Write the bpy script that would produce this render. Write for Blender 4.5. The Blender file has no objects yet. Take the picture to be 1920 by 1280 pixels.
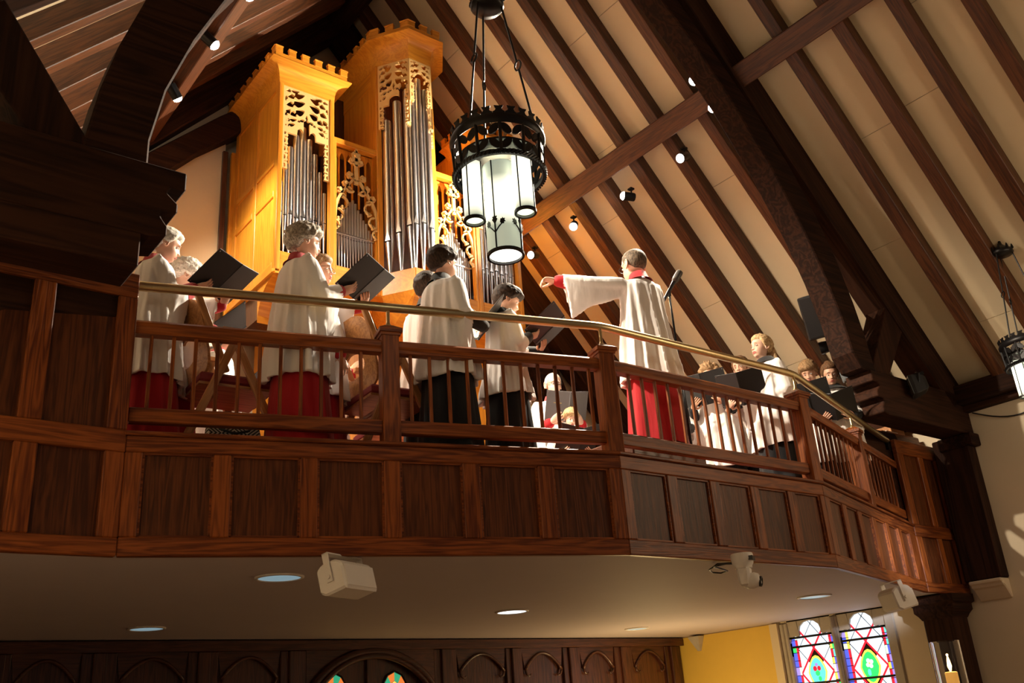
import bpy, bmesh, math, random
from mathutils import Vector, Matrix, noise as mnoise
random.seed(7)
scn = bpy.context.scene
COL = scn.collection
PI = math.pi
def R(d): return math.radians(d)

# ------------------------------------------------------------------ camera
YAW, PITCH, ROLL, FPX = R(39.303), R(22.077), R(4.280), 1779.25
EYE = Vector((0, 0, 1.6))
_f = Vector((math.sin(YAW)*math.cos(PITCH), math.cos(YAW)*math.cos(PITCH), math.sin(PITCH)))
_r0 = Vector((math.cos(YAW), -math.sin(YAW), 0)); _u0 = _r0.cross(_f)
_r = _r0*math.cos(ROLL) - _u0*math.sin(ROLL); _u = _r0*math.sin(ROLL) + _u0*math.cos(ROLL)
cam_data = bpy.data.cameras.new('camera'); cam = bpy.data.objects.new('camera', cam_data); COL.objects.link(cam)
cam_data.sensor_fit = 'HORIZONTAL'; cam_data.sensor_width = 36; cam_data.lens = 36*FPX/1920
cam_data.clip_start = 0.05; cam_data.clip_end = 200
Mc = Matrix((_r, _u, -_f)).transposed().to_4x4(); Mc.translation = EYE
cam.matrix_world = Mc
scn.camera = cam
def ray(x, y): return _f + _r*((x-960)/FPX) - _u*((y-640)/FPX)
def atY(x, y, Y):
    d = ray(x, y); return EYE + d*(Y/d.y)
def atX(x, y, X):
    d = ray(x, y); return EYE + d*(X/d.x)
def atZ(x, y, Z):
    d = ray(x, y); return EYE + d*((Z-1.6)/d.z)
def atD(x, y, D):
    d = ray(x, y); return EYE + d.normalized()*D

# ------------------------------------------------------------------ world, exposure
scn.view_settings.view_transform = 'Standard'; scn.view_settings.look = 'None'
scn.view_settings.exposure = EXPOSURE = 0.8
scn.view_settings.gamma = 1.0
scn.view_settings.use_curve_mapping = False
world = bpy.data.worlds.new('world'); scn.world = world; world.use_nodes = True
wb = world.node_tree.nodes['Background']
wb.inputs[0].default_value = (1.0, 0.72, 0.54, 1); wb.inputs[1].default_value = 0.05

def add_light(name, kind, loc, energy, color, size=0.1, target=None, spot=60, blend=0.6, parent=None):
    l = bpy.data.lights.new(name, kind); l.energy = energy; l.color = color
    if kind == 'AREA': l.size = size
    else: l.shadow_soft_size = size
    if kind == 'SPOT': l.spot_size = R(spot); l.spot_blend = blend
    o = bpy.data.objects.new(name, l); COL.objects.link(o); o.location = loc
    if target is not None:
        o.rotation_euler = (Vector(target)-Vector(loc)).to_track_quat('-Z', 'Y').to_euler()
    return o
WARM = (1.0, 0.74, 0.44)
# unseen fill lights added on the right of the nave, with no lantern modelled
add_light('nave_fill_light', 'POINT', (9.2, -0.6, 4.4), 62, (1, .76, .5), .25)
add_light('nave_fill_light', 'POINT', (8.2, 1.2, 4.3), 30, (1, .76, .5), .2)
# cool daylight from the nave's side windows behind the viewer, left
dl = add_light('side_window_daylight', 'SPOT', (0.2, -3.0, 3.2), 6500, (.86, .88, 1.0), .12, (8.95, 5.08, 2.93), 5.5, 1.0)

# ------------------------------------------------------------------ materials
MAT = {}
def new_mat(name):
    m = bpy.data.materials.new(name); m.use_nodes = True; MAT[name] = m
    nt = m.node_tree; return m, nt, nt.nodes['Principled BSDF']
def setp(b, **k):
    for a, v in k.items():
        key = a.replace('_', ' ')
        for cand in (key, key.title(), key.capitalize()):
            if cand in b.inputs: b.inputs[cand].default_value = v; break
        else: raise KeyError(a)
def plain(name, col, rough=.6, metal=0., noise=0., nscale=8., bump=0., bscale=60., emit=None, estr=0, spec=.5, sheen=0, trans=0, alpha=1):
    m, nt, b = new_mat(name)
    b.inputs['Base Color'].default_value = (*col, 1); b.inputs['Roughness'].default_value = rough; b.inputs['Metallic'].default_value = metal
    b.inputs['Specular IOR Level'].default_value = spec
    if emit: b.inputs['Emission Color'].default_value = (*emit, 1); b.inputs['Emission Strength'].default_value = estr
    if trans: b.inputs['Transmission Weight'].default_value = trans
    if noise or bump:
        tc = nt.nodes.new('ShaderNodeTexCoord')
        if noise:
            n = nt.nodes.new('ShaderNodeTexNoise'); n.inputs['Scale'].default_value = nscale; n.inputs['Detail'].default_value = 4
            nt.links.new(tc.outputs['Object'], n.inputs['Vector'])
            mx = nt.nodes.new('ShaderNodeMix'); mx.data_type = 'RGBA'
            mx.inputs[6].default_value = (*[c*(1-noise) for c in col], 1); mx.inputs[7].default_value = (*[min(1, c*(1+noise)) for c in col], 1)
            nt.links.new(n.outputs['Fac'], mx.inputs[0]); nt.links.new(mx.outputs[2], b.inputs['Base Color'])
        if bump:
            n2 = nt.nodes.new('ShaderNodeTexNoise'); n2.inputs['Scale'].default_value = bscale; n2.inputs['Detail'].default_value = 3
            nt.links.new(tc.outputs['Object'], n2.inputs['Vector'])
            bp = nt.nodes.new('ShaderNodeBump'); bp.inputs['Strength'].default_value = bump; bp.inputs['Distance'].default_value = .02
            nt.links.new(n2.outputs['Fac'], bp.inputs['Height']); nt.links.new(bp.outputs[0], b.inputs['Normal'])
    return m
def wood(name, dark, light, axis='x', rough=.45, scale=1.0, bump=.12, coat=0.0, spec=.5):
    m, nt, b = new_mat(name); b.inputs['Specular IOR Level'].default_value = spec
    N = nt.nodes.new; L = nt.links.new
    tc = N('ShaderNodeTexCoord'); oi = N('ShaderNodeObjectInfo')
    ad = N('ShaderNodeVectorMath'); ad.operation = 'MULTIPLY_ADD'
    cb = N('ShaderNodeCombineXYZ')
    for i in range(3): L(oi.outputs['Random'], cb.inputs[i])
    ad.inputs[1].default_value = (17, 23, 31); L(cb.outputs[0], ad.inputs[0]); L(tc.outputs['Object'], ad.inputs[2])
    mp = N('ShaderNodeMapping')
    s = {'x': (.55, 9, 9), 'y': (9, .55, 9), 'z': (9, 9, .55)}[axis]
    mp.inputs['Scale'].default_value = tuple(v*scale for v in s); L(ad.outputs[0], mp.inputs['Vector'])
    n1 = N('ShaderNodeTexNoise'); n1.inputs['Scale'].default_value = 1.6; n1.inputs['Detail'].default_value = 3; n1.inputs['Distortion'].default_value = .6
    L(mp.outputs[0], n1.inputs['Vector'])
    n2 = N('ShaderNodeTexNoise'); n2.inputs['Scale'].default_value = 9; n2.inputs['Detail'].default_value = 5
    L(mp.outputs[0], n2.inputs['Vector'])
    w = N('ShaderNodeMath'); w.operation = 'SINE'
    mu = N('ShaderNodeMath'); mu.operation = 'MULTIPLY'; mu.inputs[1].default_value = 38; L(n1.outputs['Fac'], mu.inputs[0]); L(mu.outputs[0], w.inputs[0])
    a1 = N('ShaderNodeMath'); a1.operation = 'MULTIPLY_ADD'; a1.inputs[1].default_value = .22; a1.inputs[2].default_value = .0; L(w.outputs[0], a1.inputs[0])
    a2 = N('ShaderNodeMath'); a2.operation = 'ADD'; L(a1.outputs[0], a2.inputs[0]); L(n2.outputs['Fac'], a2.inputs[1])
    a3 = N('ShaderNodeMath'); a3.operation = 'MULTIPLY_ADD'; a3.inputs[1].default_value = .3; L(oi.outputs['Random'], a3.inputs[0]); L(a2.outputs[0], a3.inputs[2])
    cr = N('ShaderNodeValToRGB'); cr.color_ramp.elements[0].position = .3; cr.color_ramp.elements[1].position = 1.0
    cr.color_ramp.elements[0].color = (*dark, 1); cr.color_ramp.elements[1].color = (*light, 1); L(a3.outputs[0], cr.inputs[0])
    L(cr.outputs[0], b.inputs['Base Color']); b.inputs['Roughness'].default_value = rough
    if coat: b.inputs['Coat Weight'].default_value = coat; b.inputs['Coat Roughness'].default_value = .25
    bp = N('ShaderNodeBump'); bp.inputs['Strength'].default_value = bump; bp.inputs['Distance'].default_value = .01
    L(a2.outputs[0], bp.inputs['Height']); L(bp.outputs[0], b.inputs['Normal'])
    return m
for ax in 'xyz':
    wood('beam_'+ax, (.014, .0044, .002), (.046, .0155, .0065), ax, .8, .45, spec=.2)
    wood('rafter_'+ax, (.045, .013, .004), (.13, .042, .013), ax, .5)
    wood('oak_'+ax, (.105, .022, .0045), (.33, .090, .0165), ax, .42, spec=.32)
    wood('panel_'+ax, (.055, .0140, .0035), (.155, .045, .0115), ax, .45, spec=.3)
    wood('cherry_'+ax, (.70, .25, .018), (.88, .38, .035), ax, .38, .6, .05, coat=.12)
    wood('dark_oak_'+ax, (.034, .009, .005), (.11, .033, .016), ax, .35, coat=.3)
    wood('chairwood_'+ax, (.34, .14, .045), (.55, .26, .09), ax, .4)
plain('carving', (.86, .56, .22), .55, noise=.08)
plain('plaster', (.80, .66, .44), .85, noise=.05, nscale=2.5, bump=.06, bscale=25)
plain('wall_plaster', (.72, .60, .43), .85, noise=.05, nscale=2.5, bump=.06, bscale=25)
plain('soffit_paint', (.60, .53, .55), .7, noise=.03, nscale=3)
plain('yellow_wall', (.84, .56, .10), .6, noise=.04)  # strong yellow base colour for the rear part of the right wall
plain('joint', (.45, .36, .26), .9)
plain('stone', (.50, .44, .36), .8, noise=.12, nscale=14, bump=.15)
plain('brass', (.66, .52, .29), .33, 1.0, noise=.12, nscale=3)
plain('tin_pipe', (.74, .74, .76), .30, 1.0)
plain('iron', (.012, .011, .012), .38, .4, spec=.5)
plain('black_plastic', (.012, .012, .013), .42)
plain('black_metal', (.02, .02, .022), .35, .6)
plain('chrome', (.6, .6, .62), .18, 1)
plain('white_plastic', (.90, .86, .80), .45)
plain('lamp_chrome', (.62, .72, .78), .22, .7)
plain('carpet', (.16, .05, .03), .95)
plain('nave_floor', (.30, .20, .13), .5, noise=.2)
plain('dark_void', (.01, .008, .007), .9)

# ------------------------------------------------------------------ mesh helpers
WM = {}
def wmat(o): return WM.get(o.name, Matrix.Identity(4))
def link(o, parent=None):
    COL.objects.link(o)
    if parent is not None:
        o.parent = parent; o.matrix_parent_inverse = wmat(parent).inverted()
    WM[o.name] = o.matrix_basis.copy()
    return o
def tag(o, label=None, cat=None, group=None, kind=None):
    if label: o['label'] = label
    if cat: o['category'] = cat
    if group: o['group'] = group
    if kind: o['kind'] = kind
    return o
def thing(name, loc=(0, 0, 0), label=None, cat=None, group=None, rz=0, kind=None, parent=None):
    o = bpy.data.objects.new(name, None); o.empty_display_size = .1
    o.location = loc; o.rotation_euler = (0, 0, rz)
    if parent is None: link(o)
    else: link(o, parent)
    return tag(o, label, cat, group, kind)
def mesh_obj(name, me, parent=None, M=None, mats=None):
    o = bpy.data.objects.new(name, me)
    if M is not None: o.matrix_basis = M
    return link(o, parent)
class MB:
    def __init__(s): s.v = []; s.f = []; s.mi = []; s.cur = 0
    def add(s, vs, fs, M=None):
        n = len(s.v)
        s.v += [tuple(M @ Vector(q)) if M is not None else tuple(q) for q in vs]
        s.f += [tuple(i+n for i in q) for q in fs]; s.mi += [s.cur]*len(fs)
        return s
    def box(s, a, b, M=None):
        x0, y0, z0 = a; x1, y1, z1 = b
        vs = [(x0,y0,z0),(x1,y0,z0),(x1,y1,z0),(x0,y1,z0),(x0,y0,z1),(x1,y0,z1),(x1,y1,z1),(x0,y1,z1)]
        return s.add(vs, [(0,3,2,1),(4,5,6,7),(0,1,5,4),(1,2,6,5),(2,3,7,6),(3,0,4,7)], M)
    def prism(s, poly, d0, d1, axis='y', M=None):
        n = len(poly)
        mk = {'y': lambda p, d: (p[0], d, p[1]), 'x': lambda p, d: (d, p[0], p[1]), 'z': lambda p, d: (p[0], p[1], d)}[axis]
        vs = [mk(p, d0) for p in poly] + [mk(p, d1) for p in poly]
        fs = [tuple(range(n)), tuple(range(2*n-1, n-1, -1))] + [(i, i+n, (i+1) % n+n, (i+1) % n) for i in range(n)]
        return s.add(vs, fs, M)
    def lathe(s, prof, n=24, M=None, cap=True):
        vs = []; fs = []
        for r, z in prof:
            for k in range(n): a = 2*PI*k/n; vs.append((r*math.cos(a), r*math.sin(a), z))
        for i in range(len(prof)-1):
            for k in range(n): fs.append((i*n+k, i*n+(k+1) % n, (i+1)*n+(k+1) % n, (i+1)*n+k))
        if cap:
            if prof[0][0] > 1e-6: fs.append(tuple(range(n-1, -1, -1)))
            if prof[-1][0] > 1e-6: fs.append(tuple((len(prof)-1)*n+k for k in range(n)))
        return s.add(vs, fs, M)
    def loft(s, rings, closed=True, caps=True, M=None):
        n = len(rings[0]); vs = [p for r in rings for p in r]; fs = []
        m = n if closed else n-1
        for i in range(len(rings)-1):
            for k in range(m): fs.append((i*n+k, i*n+(k+1) % n, (i+1)*n+(k+1) % n, (i+1)*n+k))
        if caps and closed: fs += [tuple(range(n-1, -1, -1)), tuple((len(rings)-1)*n+k for k in range(n))]
        return s.add(vs, fs, M)
    def tube(s, path, r, n=8, caps=True, closed=False, M=None):
        path = [Vector(q) for q in path]; m = len(path)
        rs = r if isinstance(r, (list, tuple)) else [r]*m
        rings = []; up = None
        for i, q in enumerate(path):
            if closed: t = path[(i+1) % m]-path[i-1]
            else: t = path[min(i+1, m-1)]-path[max(i-1, 0)]
            t.normalize()
            if up is None:
                up = Vector((0, 0, 1)) if abs(t.z) < .9 else Vector((1, 0, 0))
            a = t.cross(up)
            if a.length < 1e-5: a = t.orthogonal()
            a.normalize(); b = a.cross(t).normalized(); up = b
            rings.append([tuple(q + a*(rs[i]*math.cos(2*PI*k/n)) + b*(rs[i]*math.sin(2*PI*k/n))) for k in range(n)])
        if closed: rings.append(rings[0]); caps = False
        return s.loft(rings, True, caps, M)
    def build(s, name, mat, parent=None, M=None, smooth=False, bevel=0, recalc=True, auto=None):
        me = bpy.data.meshes.new(name); me.from_pydata(s.v, [], s.f)
        mats = mat if isinstance(mat, (list, tuple)) else [mat]
        for m in mats: me.materials.append(MAT[m] if isinstance(m, str) else m)
        if len(mats) > 1: me.polygons.foreach_set('material_index', s.mi)
        bm = bmesh.new(); bm.from_mesh(me)
        if recalc: bmesh.ops.recalc_face_normals(bm, faces=bm.faces)
        if bevel: bmesh.ops.bevel(bm, geom=[e for e in bm.edges if e.is_manifold and e.calc_face_angle(0) > .5], offset=bevel, segments=1, affect='EDGES')
        bm.to_mesh(me); bm.free()
        if smooth:
            me.shade_smooth()
            if auto: me.set_sharp_from_angle(angle=R(auto))
        me.update()
        return mesh_obj(name, me, parent, M)
_cache = {}
def box_mesh(L, D, H, mat, bevel=0.0):
    k = (round(L, 4), round(D, 4), round(H, 4), mat, bevel)
    if k not in _cache:
        me = bpy.data.meshes.new('board'); bm = bmesh.new()
        bmesh.ops.create_cube(bm, size=1, matrix=Matrix.Diagonal((L, D, H, 1)))
        if bevel: bmesh.ops.bevel(bm, geom=bm.edges[:], offset=bevel, segments=1, affect='EDGES')
        bm.to_mesh(me); bm.free(); me.materials.append(MAT[mat]); _cache[k] = me
    return _cache[k]
class Frame:
    """vertical plane through a->b; outward normal faces the nave"""
    def __init__(s, a, b):
        s.a = Vector((a[0], a[1], 0)); d = Vector((b[0]-a[0], b[1]-a[1], 0)); s.len = d.length; s.d = d.normalized()
        s.n = Vector((s.d.y, -s.d.x, 0)); s.ang = math.atan2(s.d.y, s.d.x)
    def pt(s, u, z, off=0): return s.a + s.d*u + s.n*off + Vector((0, 0, z))
    def M(s, u, z, off=0): return Matrix.Translation(s.pt(u, z, off)) @ Matrix.Rotation(s.ang, 4, 'Z')
    def piece(s, name, u0, u1, z0, z1, d0, d1, mat, parent, bevel=.004):
        me = box_mesh(u1-u0, d1-d0, z1-z0, mat, bevel)
        return mesh_obj(name, me, parent, s.M((u0+u1)/2, (z0+z1)/2, (d0+d1)/2))
def bbox_piece(name, a, b, mat, parent=None, bevel=.004, rz=0):
    me = box_mesh(b[0]-a[0], b[1]-a[1], b[2]-a[2], mat, bevel)
    return mesh_obj(name, me, parent, Matrix.Translation(((a[0]+b[0])/2, (a[1]+b[1])/2, (a[2]+b[2])/2)) @ Matrix.Rotation(rz, 4, 'Z'))
# ================================================================== ROOF AND WALLS
CX = 4.95; WX = 10.55; LX = 2*CX-WX; EAVE = 4.8; TANR = math.tan(R(48)); SR = R(48)
YB = 9.65                      # back wall
RAFT = [5.615+.5625*k-.07 for k in range(7)] + [4.383-.56*k-.07 for k in range(10)]
SLOPE_LEN = (WX-CX)/math.cos(SR)
def roof_M(side, y):           # local x runs up the slope, z = inward normal (down into the church)
    if side > 0:
        ex = Vector((-math.cos(SR), 0, math.sin(SR))); ez = Vector((-math.sin(SR), 0, -math.cos(SR))); o = Vector((WX, y, EAVE))
    else:
        ex = Vector((math.cos(SR), 0, math.sin(SR))); ez = Vector((math.sin(SR), 0, -math.cos(SR))); o = Vector((LX, y, EAVE))
    ey = ez.cross(ex)
    M = Matrix((ex, ey, ez)).transposed().to_4x4(); M.translation = o
    return M
def onR(x, y, off=0, side=1):  # pixel -> point on the slope lowered by off (vertical)
    d = ray(x, y)
    if side > 0: t = (EAVE-off-1.6+WX*TANR)/(d.z+d.x*TANR)
    else: t = (EAVE-off-1.6-LX*TANR)/(d.z-d.x*TANR)
    return EYE + d*t
ceil_o = MB().box((LX-.6, -3, EAVE+SLOPE_LEN*math.sin(SR)+.10), (WX+.6, YB+.3, EAVE+SLOPE_LEN*math.sin(SR)+.25)).build('ceiling', 'dark_void')
tag(ceil_o, kind='structure')
ys = sorted(RAFT)
random.seed(3)
for side in (1, -1):
    bk = MB().box((-.3, -3, -.14), (SLOPE_LEN+.1, YB+.2, -.02)) if side > 0 else MB().box((-.3, -YB-.2, -.14), (SLOPE_LEN+.1, 3, -.02))
    bk.build('roof_deck', 'joint', ceil_o, M=roof_M(side, 0))
    edges = [-3.0] + [y for y in ys] + [YB]
    for i in range(len(edges)-1):
        y0, y1 = edges[i], edges[i+1]
        if y1 < .4: continue
        cuts = [0]; s = random.uniform(.7, 2.2)
        while s < SLOPE_LEN-.4: cuts.append(s); s += 2.4
        cuts.append(SLOPE_LEN)
        for a, b in zip(cuts, cuts[1:]):
            me = box_mesh(b-a-.006, y1-y0-.004, .03, 'plaster', 0)
            mesh_obj('plaster_panel', me, ceil_o, roof_M(side, (y0+y1)/2) @ Matrix.Translation(((a+b)/2, 0, -.012)))
    for y in ys:
        if y < .6: continue
        me = box_mesh(SLOPE_LEN, .14, .17, 'rafter_x', .006)
        mesh_obj('rafter', me, ceil_o, roof_M(side, y) @ Matrix.Translation((SLOPE_LEN/2, 0, .085)))
    # purlins between the trusses
    for y0, y1 in ((-2.0, 4.84), (5.16, 9.3)):
        sc = (WX-7.60)/math.cos(SR)
        me = box_mesh(.25, y1-y0, .20, 'rafter_y', .008)
        mesh_obj('purlin', me, ceil_o, roof_M(side, (y0+y1)/2) @ Matrix.Translation((sc, 0, .27)))
        # wall plate under the rafters
        xa, xb = (WX-.22, WX+.02) if side > 0 else (LX-.02, LX+.22)
        bbox_piece('wall_plate', (xa, y0, EAVE-.20), (xb, y1, EAVE+.02), 'beam_y', ceil_o, .01)
        bbox_piece('plate_moulding', ((WX-.12, y0, EAVE-.27) if side > 0 else (LX, y0, EAVE-.27))[0:3], ((WX, y1, EAVE-.2) if side > 0 else (LX+.12, y1, EAVE-.2)), 'beam_y', ceil_o, .01)
# ridge beam
bbox_piece('ridge_beam', (CX-.12, -2, 10.55), (CX+.12, 9.4, 10.9), 'beam_y', ceil_o, .01)

# ---- trusses
def truss(yc, label):
    t = thing('roof_truss', (CX, yc, 3.25 if yc > 8 else 2.7), label, 'truss', 'arched hammerbeam roof trusses')
    y0, y1 = yc-.15, yc+.15
    for sd in (1, -1):
        def m(poly): return [(x, z) if sd > 0 else (2*CX-x-(.09 if yc < 8 else 0), z) for x, z in poly]
        inner = [(CX, 9.05), (5.6, 8.85), (6.2, 8.45), (6.7, 8.0), (7.15, 7.5), (7.62, 6.87), (8.02, 6.17), (8.22, 5.72), (8.37, 5.28), (8.44, 4.90), (8.56, 4.74)]
        if sd < 0: inner[-2:] = [(8.44, 4.90), (8.44, 4.70)]
        outer = [(8.80, 4.74), (8.74, 5.15), (8.66, 5.5), (8.52, 5.95), (8.3, 6.45), (8.0, 6.95), (7.6, 7.45), (7.1, 7.95), (6.5, 8.55), (5.6, 9.35), (CX, 9.6)]
        MB().prism(m(inner+outer), y0+.02, y1-.02).build('arch_brace', 'beam_x', t, bevel=.012)
        # principal rafter
        M = roof_M(sd, yc)
        mesh_obj('principal_rafter', box_mesh(SLOPE_LEN+.05, .30, .40, 'beam_x', .015), t, M @ Matrix.Translation((SLOPE_LEN/2+.02, 0, .19)))
        # hammer beam with stepped moulded end
        xe = 8.66 if sd > 0 else 8.22
        hb = [(WX, 4.28), (WX, 4.74)] + [(xe+a, z) for a, z in ((0, 4.74), (0, 4.62), (.09, 4.62), (.11, 4.58), (.04, 4.52), (.04, 4.46), (.13, 4.45), (.13, 4.41), (.09, 4.36), (.09, 4.30), (.18, 4.28))]
        MB().prism(m(hb), y0, y1).build('hammer_beam', 'beam_x', t, bevel=.008)
        if sd < 0 and yc < 8:
            MB().prism([(LX, 4.07), (1.36, 4.07), (1.36, 4.28), (LX, 4.28)], y0, y1).build('bolster', 'beam_x', t, bevel=.008)
        # curved brace below the hammer beam
        br = [(xe+.16, 4.36), (xe+.16, 4.00), (8.98, 3.92), (9.35, 3.72), (9.75, 3.38), (10.0, 2.95), (10.3, 2.95), (10.3, 3.4), (10.15, 3.85), (9.98, 4.16), (9.86, 4.36)]
        MB().prism(m(br), y1+.25 if yc < 8 else y0+.03, y1+.37 if yc < 8 else y1-.03).build('curved_brace', 'beam_x', t, bevel=.01)
        # wall post
        x0, x1 = (10.38, WX) if sd > 0 else (LX, 2*CX-10.38)
        bbox_piece('wall_post', (x0, y0+.02, 2.71), (x1, y1+.13, 4.28), 'beam_z', t, .012)
        bbox_piece('post_cap', (x0-.03, y0-.05, 4.14), (x1, y1+.05, 4.28), 'beam_x', t, .012)
        # strut from hammer beam to principal
        st = [(8.62, 4.74), (8.98, 4.74), (9.55, 5.48), (9.30, 5.72)]
        st = [(8.72, 4.72), (9.05, 4.72), (9.62, 5.42), (9.36, 5.66)]
        MB().prism(m(st), y0+.03, y1-.03).build('strut', 'beam_z', t, bevel=.01)
    return t
truss(4.98, 'dark arched timber roof truss above the front of the choir gallery')
truss(9.42, 'dark arched timber roof truss against the back wall behind the organ')

# ---- walls
wb_ = MB().prism([(LX-.1, 3.2), (WX+.1, 3.2), (WX+.1, 5.0), (CX, 11.2), (LX-.1, 5.0)], YB, YB+.2).build('wall_back', 'plaster')
tag(wb_, kind='structure')
MB().box((LX, YB-.16, 3.25), (3.56, YB, 9.0)).build('pilaster', 'plaster', wb_)
# right wall with window opening left open below the gallery
wr = MB()
WY0, WY1, WZ0, WZ1 = 6.28, 7.90, .95, 2.6
for (y0, y1, z0, z1) in ((-3, WY0, 0, EAVE), (WY1, YB+.2, 0, EAVE), (WY0, WY1, 0, WZ0), (WY0, WY1, WZ1, EAVE)):
    wr.box((WX, y0, z0), (WX+.3, y1, z1))
wr = tag(wr.build('wall_right', 'wall_plaster'), kind='structure')
MB().box((WX-.015, 8.02, 0), (WX, YB, 2.6)).build('yellow_panel', 'yellow_wall', wr)
MB().box((WX-.06, 7.90, 0), (WX, 8.02, 2.6)).build('pilaster', 'plaster', wr)
# plaster corbel under the right-hand wall post
cb = MB()
prof = [(0, 0), (.05, .02), (.12, .10), (.22, .22), (.30, .26), (.30, .31), (.36, .31), (.38, .34), (.38, .38), (0, .38)]
cb.prism([(WX-a*.50, 2.50+b*.55) for a, b in prof], 4.86, 5.22).build('corbel', 'wall_plaster', wr, bevel=.012)
wl = tag(MB().box((LX-.3, -3, 0), (LX, YB+.2, EAVE)).build('wall_left', 'wall_plaster'), kind='structure')
fl = tag(MB().box((LX-.3, -4, -.1), (WX+.3, YB+.2, 0)).build('floor', 'nave_floor'), kind='structure')
# loop of cable hanging on the right wall under the plate
cable = []
for k in range(15):
    t = k/14; cable.append((WX-.02, 4.78-1.0*t, EAVE-.28-.17*math.sin(PI*t)+.02*t))
tag(MB().tube(cable, .008, 6).build('wall_cable', 'black_plastic', smooth=True), 'thin black cable sagging on the cream wall below the roof plate', 'cable')

# ================================================================== CHOIR GALLERY
P0, P1, P2, P3, P4, PL = (1.525, 5.36), (4.55, 4.49), (6.83, 4.455), (9.66, 5.30), (10.54, 5.30), (LX, 5.36)
FA, FB, FC, FR, FL = Frame(P0, P1), Frame(P1, P2), Frame(P2, P3), Frame(P3, P4), Frame(PL, P0)
ZS, ZT, ZF = 2.60, 3.30, 3.25
poly = [PL, P0, P1, P2, P3, P4, (WX, YB), (LX, YB)]
ins = [(LX, 5.40), (1.53, 5.40), (4.56, 4.53), (6.82, 4.495), (9.65, 5.34), (WX, 5.34), (WX, YB), (LX, YB)]
sof = MB().prism(ins, 2.615, 2.70, 'z').build('ceiling_gallery', 'soffit_paint'); tag(sof, kind='structure')
gfl = MB().prism(ins, 3.15, ZF, 'z').build('floor_gallery', 'carpet'); tag(gfl, kind='structure')

par = thing('panelled_parapet', (5.6, 5.0, ZS), 'long bowed wooden gallery front of recessed panels above the soffit', 'panelling')
def fascia(fr, edges, st_w):
    L = fr.len
    fr.piece('bottom_rail', 0, L, ZS, 2.705, -.05, 0, 'oak_x', par, .006)
    fr.piece('top_rail', 0, L, 3.185, ZT-.02, -.05, 0, 'oak_x', par, .006)
    fr.piece('capping', -.01, L+.01, ZT-.02, ZT+.005, -.16, .018, 'oak_x', par, .006)
    fr.piece('backing', 0.06, L-.06, ZS+.03, ZT-.03, -.085, -.07, 'dark_oak_x', par, 0)
    prev = 0
    for a, b in edges:
        fr.piece('stile', prev, a, 2.705, 3.185, -.05, 0, 'oak_z', par, .006)
        fr.piece('panel', a-.005, b+.005, 2.70, 3.19, -.075, -.028, 'panel_z', par, .004)
        # thin moulding round the panel
        mo = MB(); w = .012
        for (p0, p1, q0, q1) in ((a, b, 2.705, 2.705+w), (a, b, 3.185-w, 3.185), (a, a+w, 2.705, 3.185), (b-w, b, 2.705, 3.185)):
            mo.box((p0, -.03, q0), (p1, -.012, q1))
        mo.build('panel_moulding', 'oak_x', par, M=Matrix.Translation(fr.a) @ Matrix.Rotation(fr.ang, 4, 'Z') @ Matrix.Scale(-1, 4, (0, 1, 0)) @ Matrix.Identity(4))
        prev = b
    fr.piece('stile', prev, L, 2.705, 3.185, -.05, 0, 'oak_z', par, .006)
kA = FA.len/3.1809; kB = FB.len/2.305; kC = FC.len/2.783
fascia(FA, [(a*kA, b*kA) for a, b in ((.095, .485), (.588, .99), (1.094, 1.507), (1.612, 2.025), (2.14, 2.554), (2.668, 3.09))], .1)
fascia(FB, [(a*kB, b*kB) for a, b in ((.087, .451), (.552, .905), (1.007, 1.365), (1.464, 1.817), (1.918, 2.245))], .1)
fascia(FC, [(.14+.443*k, .14+.443*k+.335) for k in range(6)], .1)

def screen(fr, ztop, cols, name, label, u_lo, u_hi):
    t = thing(name, tuple(fr.pt((u_lo+u_hi)/2, ZS, 0)), label, 'panelling', 'panelled gallery end screens')
    fr.piece('bottom_rail', u_lo, u_hi, ZS, 2.70, -.05, .004, 'oak_x', t, .006)
    fr.piece('middle_rail', u_lo, u_hi, 3.18, 3.31, -.05, .004, 'oak_x', t, .006)
    fr.piece('top_rail', u_lo, u_hi, ztop-.16, ztop, -.05, .004, 'oak_x', t, .006)
    fr.piece('backing', u_lo, u_hi, ZS+.02, ztop-.02, -.085, -.07, 'dark_oak_x', t, 0)
    for (z0, z1) in ((2.70, 3.18), (3.31, ztop-.16)):
        prev = u_lo
        for a, b in cols:
            if a > prev: fr.piece('stile', prev, a, z0, z1, -.05, .004, 'oak_z', t, .006)
            fr.piece('panel', a-.004, b+.004, z0-.004, z1+.004, -.075, -.03, 'panel_z', t, .004)
            prev = b
        fr.piece('stile', prev, u_hi, z0, z1, -.05, .004, 'oak_z', t, .006)
    return t
LU = FL.len
screen(FL, 4.29, [(LU-1.45, LU-1.08), (LU-.96, LU-.57), (LU-.45, LU-.11)], 'panelled_screen', 'tall dark panelled wooden screen at the left end of the gallery', LU-1.57, LU)
screen(FR, 4.25, [(.12, .42), (.52, .79)], 'panelled_screen', 'tall panelled wooden screen at the right end of the gallery by the wall post', 0, FR.len-.01)

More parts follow.
